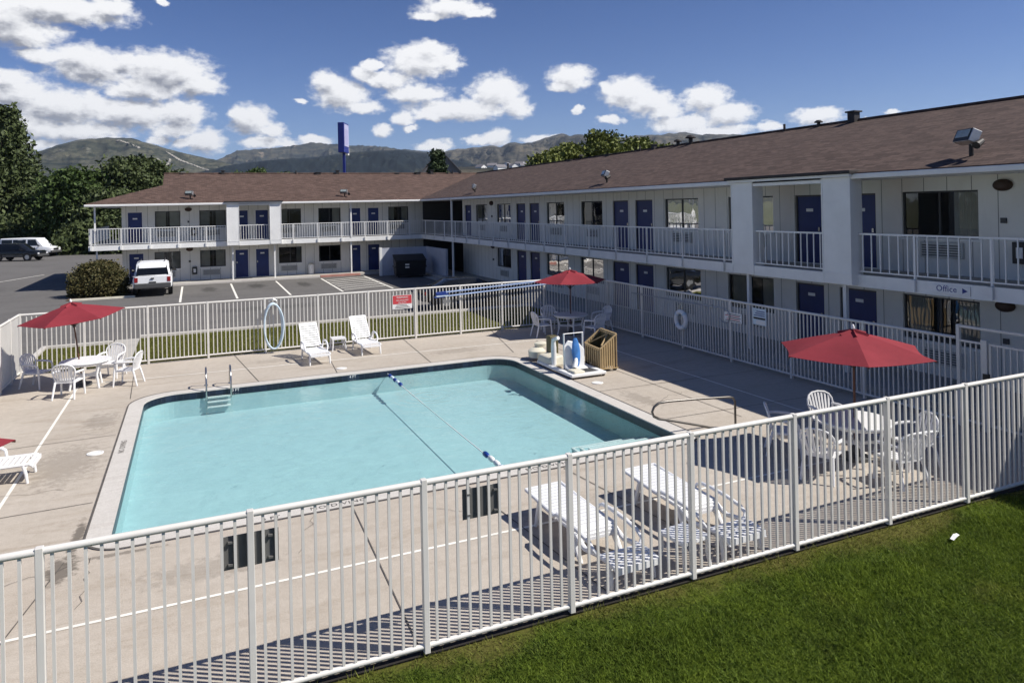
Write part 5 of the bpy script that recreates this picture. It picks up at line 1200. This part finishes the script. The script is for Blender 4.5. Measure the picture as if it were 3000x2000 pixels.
# ------------------------------------------------------------------ vehicles
def loft(mb, stations):
    n = len(stations[0]); o = len(mb.v)
    for s in stations: mb.v += [tuple(p) for p in s]
    for i in range(len(stations) - 1):
        for j in range(n):
            mb.f.append((o + i * n + j, o + i * n + (j + 1) % n, o + (i + 1) * n + (j + 1) % n, o + (i + 1) * n + j))
    mb.f.append(tuple(o + j for j in range(n))[::-1]); mb.f.append(tuple(o + (len(stations) - 1) * n + j for j in range(n)))
def section(y, w, zb, zm, zt, inset=.05):
    return [(-w + .08, y, zb), (w - .08, y, zb), (w, y, zb + .12), (w + .01, y, zm), (w - inset, y, zt - .04), (w - inset - .10, y, zt), (-w + inset + .10, y, zt), (-w + inset, y, zt - .04), (-w - .01, y, zm), (-w, y, zb + .12)]
def vehicle(name, label, loc, rz, body, cabin, paint, lower, wheels, wr, w, glassmat='carglass', group=None, cat='car', side_wins=(), front=True):
    # body: list of (y, zb, ztop); cabin: list of (y, halfwidth at roof, z of base, z of roof); front of the vehicle is +y
    e = empty(name, loc, rz, label, cat, group)
    m = MB(); loft(m, [section(y, w - (.10 if i in (0, len(body) - 1) else 0), zb, (zb + zt) / 2 + .1, zt, .04) for i, (y, zb, zt) in enumerate(body)])
    bd = m.build('body', paint, e, True, bevel=.02)
    m = MB(); loft(m, [[(-w + .05, y, zb), (w - .05, y, zb), (wt, y, zt - .07), (wt - .12, y, zt), (-wt + .12, y, zt), (-wt, y, zt - .07)] for y, wt, zb, zt in cabin])
    cb = m.build('cabin', paint, e, True, bevel=.02)
    yb, wb, zbb, ztb = cabin[0]; y1, w1, zb1, zt1 = cabin[1]
    def panel(nm, p, mat, off, par=cb):
        off = Vector(off); q = [Vector(x) + off for x in p]; m = MB(); m.prism(q, off * .5); return m.build(nm, mat, par)
    # rear window (on the sloping plane between cabin station 0 and 1) and windscreen
    def lerp(a, b, t): return tuple(a[i] + (b[i] - a[i]) * t for i in range(3))
    A, B_, C_, D_ = (-w + .05, yb, zbb), (w - .05, yb, zbb), (w1, y1, zt1 - .07), (-w1, y1, zt1 - .07)
    if zt1 - ztb > .3 or abs(y1 - yb) > .05:
        panel('rear_window', [lerp(lerp(A, B_, .06), lerp(D_, C_, .06), .06), lerp(lerp(A, B_, .94), lerp(D_, C_, .94), .06), lerp(lerp(A, B_, .94), lerp(D_, C_, .94), .95), lerp(lerp(A, B_, .06), lerp(D_, C_, .06), .95)], glassmat, (0, -.012, .006))
    ye, we, zbe, zte = cabin[-1]; y2, w2, zb2, zt2 = cabin[-2]
    A, B_, C_, D_ = (-w + .05, ye, zbe), (w - .05, ye, zbe), (w2, y2, zt2 - .07), (-w2, y2, zt2 - .07)
    panel('windscreen', [lerp(lerp(A, B_, .07), lerp(D_, C_, .07), .08), lerp(lerp(A, B_, .93), lerp(D_, C_, .93), .08), lerp(lerp(A, B_, .93), lerp(D_, C_, .93), .95), lerp(lerp(A, B_, .07), lerp(D_, C_, .07), .95)], glassmat, (0, .012, .006))
    for s in (-1, 1):
        for a0, a1, b0, b1 in side_wins:                              # bottom y range, top y range
            zb_, zt_ = zb1, zt1
            def sp(y, t): return (s * ((w - .05) + (w1 - (w - .05)) * t), y, zb_ + (zt_ - .07 - zb_) * t)
            panel('side_window', [sp(a0, .10), sp(a1, .10), sp(b1, .88), sp(b0, .88)], glassmat, (s * .012, 0, .003))
        MB().box(min(s * w, s * (w + .025)), max(s * w, s * (w + .025)), wheels[0] + wr + .1, wheels[1] - wr - .1, body[1][1] + .02, body[1][1] + .22).build('sill', lower, bd)
        MB().tube([(s * (w - .02), cabin[-1][0] - .35, zbe + .08), (s * (w + .20), cabin[-1][0] - .38, zbe + .13)], [.05, .10], 8).build('mirror', 'black', bd)
        for y in wheels:
            t = MB().disc_axis((s * (w - .10), y, wr), (1, 0, 0), wr, .23, 24).build('wheel', 'rubber', e)
            MB().disc_axis((s * (w + .012), y, wr), (1, 0, 0), wr * .62, .02, 18).build('rim', 'metal', t)
            MB().disc_axis((s * (w + .0035), y, wr + .03), (1, 0, 0), wr * 1.16, .02, 24).build('wheel_arch', 'black', bd)
        y0, zb0, zt0 = body[0]
        MB().box(s * (w - .16) - .09, s * (w - .16) + .09, y0 - .02, y0 + .05, zt0 - .32, zt0 - .06).build('tail_lamp', 'redlight', bd, bevel=.01)
        yf, zbf, ztf = body[-1]
        MB().box(s * (w - .26) - .14, s * (w - .26) + .14, yf - .05, yf + .02, ztf - .22, ztf - .05).build('headlight', 'clearlight', bd, bevel=.01)
    y0, zb0, zt0 = body[0]
    MB().box(-w + .06, w - .06, y0 - .12, y0 + .06, zb0 - .04, zb0 + .24).build('bumper', lower, bd, bevel=.04)
    yf, zbf, ztf = body[-1]
    MB().box(-w + .06, w - .06, yf - .06, yf + .12, zbf - .04, zbf + .22).build('bumper', lower, bd, bevel=.04)
    MB().box(-w + .5, w - .5, yf - .02, yf + .025, zbf + .26, ztf - .06).build('grille', 'black', bd)
    return e
suv = vehicle('suv', 'white suv parked nose in at the far wing, seen from behind beside the bush', (-2.02, 44.35, 0), R(1),
    [(0, .48, 1.10), (.10, .42, 1.14), (1.2, .40, 1.14), (3.6, .40, 1.12), (4.6, .42, 1.02), (4.85, .46, .90)],
    [(.02, .80, 1.12, 1.14), (.30, .78, 1.12, 1.82), (1.6, .80, 1.12, 1.88), (2.9, .78, 1.10, 1.80), (3.75, .80, 1.08, 1.12)],
    'carwhite', 'dkgrey', (.95, 3.85), .37, .97, side_wins=((.45, 1.25, .50, 1.25), (1.35, 2.2, 1.35, 2.2), (2.3, 3.3, 2.3, 2.85)))
MB().box(-.17, .17, -.035, .0, .70, .80).build('number_plate', 'ink', suv); MB().tube([(-.62, .45, 1.90), (-.62, 2.7, 1.90)], .02, 6).build('roof_rail', 'dkgrey', suv); MB().tube([(.62, .45, 1.90), (.62, 2.7, 1.90)], .02, 6).build('roof_rail', 'dkgrey', suv)
MB().tube([(-.08, -.03, .98), (.08, -.03, .98)], .035, 8).build('badge', 'dkgrey', suv)
van = vehicle('passenger_van', 'white passenger van with dark side windows at the far left of the lot', (-19.3, 97.9, 0), R(-112),
    [(0, .45, 1.15), (.1, .40, 1.2), (1.5, .40, 1.2), (4.0, .40, 1.2), (5.2, .40, 1.12), (5.65, .45, .98)],
    [(.02, .88, 1.18, 1.25), (.10, .86, 1.18, 2.08), (2.5, .88, 1.18, 2.12), (4.0, .86, 1.18, 2.06), (4.75, .86, 1.15, 1.2)],
    'carwhite', 'dkgrey', (1.05, 4.65), .36, .98, side_wins=((.25, 1.4, .25, 1.4), (1.5, 2.9, 1.5, 2.9), (3.1, 4.25, 3.1, 3.95)), cat='van')
blk = vehicle('suv', 'black suv parked in front of the white van at the left picture edge', (-18.6, 89.9, 0), R(-113),
    [(0, .45, 1.05), (.1, .40, 1.10), (1.2, .38, 1.10), (3.6, .38, 1.08), (4.6, .40, 1.0), (4.9, .45, .85)],
    [(.02, .80, 1.08, 1.12), (.30, .76, 1.08, 1.72), (1.6, .78, 1.08, 1.76), (2.9, .76, 1.06, 1.70), (3.7, .80, 1.04, 1.08)],
    'carblack', 'dkgrey', (.95, 3.9), .37, .95, side_wins=((.45, 1.25, .50, 1.25), (1.35, 2.2, 1.35, 2.2), (2.3, 3.3, 2.3, 2.85)))
sed = vehicle('sedan', 'black sedan parked behind the grass strip, seen through the far fence', (9.35, 31.65, 0), R(-90),
    [(0, .42, .86), (.1, .34, .92), (1.0, .30, .93), (3.3, .30, .92), (4.4, .32, .80), (4.7, .38, .66)],
    [(.55, .74, .92, .94), (1.25, .66, .92, 1.25), (2.0, .68, .92, 1.29), (2.6, .66, .91, 1.25), (3.4, .72, .90, .92)],
    'carblack', 'dkgrey', (.95, 3.7), .32, .90, side_wins=((1.25, 1.95, 1.4, 1.95), (2.05, 2.95, 2.05, 2.5)))

# ------------------------------------------------------------------ trees and bushes
def leaf_quads(c, size, seed):
    r = np.random.default_rng(seed); n = len(c)
    a = r.normal(size=(n, 3)); a /= np.linalg.norm(a, axis=1)[:, None]
    b = r.normal(size=(n, 3)); b -= (b * a).sum(1)[:, None] * a; b /= np.linalg.norm(b, axis=1)[:, None]
    s = (size * r.uniform(.55, 1.35, n))[:, None]
    return np.stack([c - a * s, c + b * s * .55, c + a * s, c - b * s * .55], 1).reshape(-1, 3)
def tree(name, label, loc, h, rad, shape, leafm, leaf, nclump, per, seed, trunk_r=.25, group=None, cat='tree', low=.12, lean=0.0):
    r = np.random.default_rng(seed); e = empty(name, loc, 0, label, cat, group); C = []
    i = 0
    while len(C) < nclump:
        u = r.uniform(low, 1.0); a = r.uniform(0, 2 * np.pi)
        if shape == 'cone': prof = (1 - u) ** 1.0 * 1.08 + .03
        elif shape == 'pine': prof = (1 - u) ** 1.0 + .03
        elif shape == 'bush': prof = math.sqrt(max(0, 1 - (max(u - .35, 0) / .66) ** 2)) * (.86 + .14 * min(1, u / .35))
        else: prof = math.sqrt(max(0, 1 - ((u - .52) / .5) ** 2))
        prof *= 1 + .16 * math.sin(3 * a + seed) + .12 * math.sin(7 * u * 3 + 2 * a)
        rr = rad * prof * r.uniform(.55, 1.0) ** .5
        if r.uniform() < .12: continue
        C.append((rr * math.cos(a) + lean * u, rr * math.sin(a), u * h * .97))
    C = np.array(C); cs = rad * .17 if shape != 'pine' else rad * .16
    pts = np.repeat(C, per, 0) + np.clip(r.normal(size=(nclump * per, 3)), -1.6, 1.6) * cs * np.repeat(r.uniform(.6, 1.3, nclump), per)[:, None] * np.array([1, 1, .72])
    pts[:, 2] = np.maximum(pts[:, 2], .1)
    v = leaf_quads(pts, leaf, seed + 1); big_mesh('crown', v, len(pts), 4, leafm, e)
    m = MB(); m.tube([(0, 0, -.1), (0.02 * h, 0, h * .3), (lean * .6, .01 * h, h * .62), (lean * .9, 0, h * .88)], [trunk_r, trunk_r * .75, trunk_r * .4, trunk_r * .1], 9)
    for k in range(9):
        u = r.uniform(.2, .75); a = r.uniform(0, 2 * np.pi); L = rad * .65
        p = Vector((lean * u, 0, u * h)); m.tube([p, p + Vector((L * .5 * math.cos(a), L * .5 * math.sin(a), L * .25)), p + Vector((L * math.cos(a), L * math.sin(a), L * .42))], [trunk_r * .35, trunk_r * .22, trunk_r * .07], 6)
    m.build('trunk', 'bark', e, True); return e
TG = 'trees along the far left of the lot'
tree('leafy_tree', 'tallest dark tree at the left picture edge, tapering to a point', (-24.6, 124.0, -.1), 20.0, 6.4, 'cone', 'leafdark', .34, 620, 52, 21, .45, TG, low=.03)
tree('leafy_tree', 'dark tree cut by the left picture edge, beside the tallest tree', (-33.0, 130.0, -.1), 16.0, 6.6, 'cone', 'leafdark', .36, 420, 46, 22, .4, TG, low=.03)
tree('leafy_tree', 'dark bushy tree at the right foot of the tallest tree', (-17.8, 120.0, -.1), 9.6, 4.2, 'round', 'leafdark', .30, 260, 46, 23, .3, TG, low=.02)
tree('leafy_tree', 'mid green tree between the tallest tree and the far wing, with an even top', (-13.2, 108.0, -.1), 10.4, 4.4, 'round', 'leafmid', .28, 320, 48, 24, .3, TG, low=.02)
tree('leafy_tree', 'low dark tree behind the left end of the far wing', (-9.6, 104.0, -.1), 7.6, 3.9, 'round', 'leafdark', .27, 240, 46, 25, .25, TG, low=.02)
tree('leafy_tree', 'broad round tree rising behind the left end of the roof', (-7.2, 110.0, -.1), 12.1, 4.9, 'round', 'leafdark', .28, 380, 50, 26, .35, TG, low=.1)
tree('leafy_tree', 'smaller round tree just right of the broad round tree behind the roof', (-3.2, 112.0, -.1), 10.4, 3.5, 'round', 'leafdark', .28, 220, 46, 27, .3, TG, low=.1)
for x, y, h, rd, sd, lab in ((7.6, 126, 10.9, 3.2, 31, 'small treetop just showing over the far roof, below the dark hill'), (10.4, 128, 11.6, 3.0, 32, 'green treetop showing over the far roof, left of the blue sign'), (14.4, 130, 11.2, 2.8, 33, 'low treetop over the far roof beside the blue sign')):
    tree('leafy_tree', lab, (x, y, -.1), h, rd, 'round', 'leafmid', .28, 130, 40, sd, .25, 'treetops over the far roof', low=.3)
tree('pine_tree', 'dark green pine behind the far roof, left of the grey house', (31.2, 96.0, -.1), 12.6, 2.7, 'pine', 'leafpine', .24, 300, 46, 41, .25, None, low=.12)
YG = 'yellow-green trees behind the right wing roof'
for k, (x, y, h, rd, lab) in enumerate(((34.0, 68.2, 10.2, 2.5, 'leftmost yellow-green tree behind the right wing roof'), (37.2, 69.2, 11.1, 2.7, 'second yellow-green tree from the left behind the right wing roof'), (41.8, 69.4, 12.8, 2.9, 'tallest yellow-green tree behind the right wing, with thin top shoots'), (46.4, 69.4, 11.9, 2.9, 'yellow-green tree just right of the tallest behind the right wing'), (50.6, 70.4, 11.5, 2.6, 'rightmost yellow-green tree behind the right wing roof'), (39.3, 73.5, 11.0, 2.6, 'yellow-green tree filling the row behind, left of the tallest'), (44.4, 74.0, 11.5, 2.7, 'yellow-green tree filling the row behind, right of the tallest'))):
    tree('leafy_tree', lab, (x, y, -.1), h, rd, 'round', 'leafyel', .22, 240, 46, 50 + k, .22, YG, low=.2)
tree('round_bush', 'round bush with reddish top in the bed beside the white suv', (-4.75, 46.8, -.05), 1.82, 1.28, 'bush', 'leafbush', .066, 380, 90, 61, .06, None, 'bush', low=.02)
for k, (x, y, h, rd, lab) in enumerate(((-22.0, 116, 4.2, 4.5, 'low shrub under the tallest tree behind the white van'), (-15.5, 112, 3.8, 4.0, 'low shrub behind the nose of the white van'), (-10.5, 100, 3.6, 3.6, 'low shrub below the mid green tree, behind the lot'), (-7.0, 98, 3.8, 3.4, 'low shrub at the left end of the far wing'), (-29.0, 120, 4.2, 5.0, 'low shrub at the left picture edge behind the vans'))):
    tree('shrub', lab, (x, y, -.1), h, rd, 'bush', 'leafdark', .27, 170, 44, 70 + k, .1, 'shrubs along the back of the lot', 'shrub', low=.02)

# ------------------------------------------------------------------ pylon sign, houses
e = empty('pylon_sign', (14.5, 75.5, 0), R(-24.5), 'tall blue roadside sign on a pole behind the far wing', 'sign')
MB().box(-.12, .12, -.12, .12, 0, 10.5).build('pole', 'bluesign', e)
MB().box(-.31, .31, -1.15, .95, 10.35, 13.4).build('cabinet', 'bluesign', e, bevel=.03)
MB().box(.315, .34, -1.0, .8, 11.0, 13.25).build('sign_face', 'lavender', e)
MB().box(.342, .35, -.6, .4, 11.2, 12.75).build('lettering_panel', 'fadedsign', e)
MB().box(-.2, .2, 1.0, 1.5, 10.2, 11.0).build('lower_panel', 'coverwhite', e, bevel=.02)
def house(name, label, loc, rz, w, d, hw, hr, wallm, roofm, group=None, detail=True):
    e = empty(name, loc, rz, label, 'house', group)
    m = MB().box(-w / 2, w / 2, -d / 2, d / 2, -1, hw); m.add([(-w / 2, -d / 2, hw), (w / 2, -d / 2, hw), (0, -d / 2, hr - .1)], [(0, 1, 2)]); m.add([(-w / 2, d / 2, hw), (w / 2, d / 2, hw), (0, d / 2, hr - .1)], [(0, 1, 2)])
    m.build('wall', wallm, e); m = MB(); o = w * .06
    for s in (-1, 1):
        sl = (hr - hw) / (w / 2); m.prism([(0, -d / 2 - o, hr), (s * (w / 2 + o), -d / 2 - o, hw - sl * o), (s * (w / 2 + o), d / 2 + o, hw - sl * o), (0, d / 2 + o, hr)], (0, 0, .16))
    m.build('roof', roofm, e)
    if detail:
        for x in (-w * .22, w * .22): MB().box(x - w * .07, x + w * .07, -d / 2 - .05, -d / 2 - .01, hw * .45, hw * .78).build('window', 'carglass', e)
        MB().box(-w * .06, w * .06, -d / 2 - .05, -d / 2 - .01, 0, hw * .36).build('door', 'dkgrey', e)
    return e
house('gabled_house', 'grey house with a steep roof right of the pine', (36.0, 108.5, 0), R(-20), 7.0, 8.0, 9.3, 13.2, 'cedar', 'greyroof')
HG = 'pale houses of the town at the foot of the hills'
for k, (x, y, z, lab) in enumerate(((329, 838, 53.0, 'leftmost pale house on the slope above the right wing roof'), (361, 879, 57.5, 'pale house on the slope, second from the left in its row'), (312, 737, 46.8, 'low pale house at the foot of the slope'), (399, 917, 61.0, 'highest pale house on the slope'), (366, 822, 53.5, 'pale house in the middle of the slope'), (415, 910, 62.0, 'rightmost pale house on the slope, near the trees'), (358, 771, 51.0, 'lower pale house in the middle of the slope'), (386, 813, 55.2, 'pale house below the yellow-green trees'))):
    z0 = z - 3; house('town_house', lab, (x, y, z0), R(20 + 40 * k), 9, 12, 4.0, 7.0, 'white', 'greyroof', HG)
mt_ = MB()
struct(MB().add([(230, 640, -2), (520, 640, -2), (760, 1000, 74), (300, 1000, 62), (260, 760, 46), (480, 760, 50)], [(0, 1, 5, 4), (4, 5, 2, 3)]).build('town_slope', hmD), 'scrub slope under the pale town houses')
print('objects', len(bpy.data.objects))

# ------------------------------------------------------------------ air
hz = bpy.data.materials.new('haze'); hz.use_nodes = True; nt = hz.node_tree; nt.nodes.clear()
pv = nt.nodes.new('ShaderNodeVolumePrincipled'); o_ = nt.nodes.new('ShaderNodeOutputMaterial'); nt.links.new(pv.outputs[0], o_.inputs['Volume'])
pv.inputs['Color'].default_value = (0.66, 0.80, 1.0, 1); pv.inputs['Density'].default_value = 4.4e-5; pv.inputs['Anisotropy'].default_value = 0.2
M['haze'] = hz
h_ = MB().box(-9500, 12500, -6500, 12500, -8, 760).build('haze', 'haze'); h_['kind'] = 'stuff'; h_['label'] = 'thin blue air between the pool and the hills'; h_['category'] = 'haze'
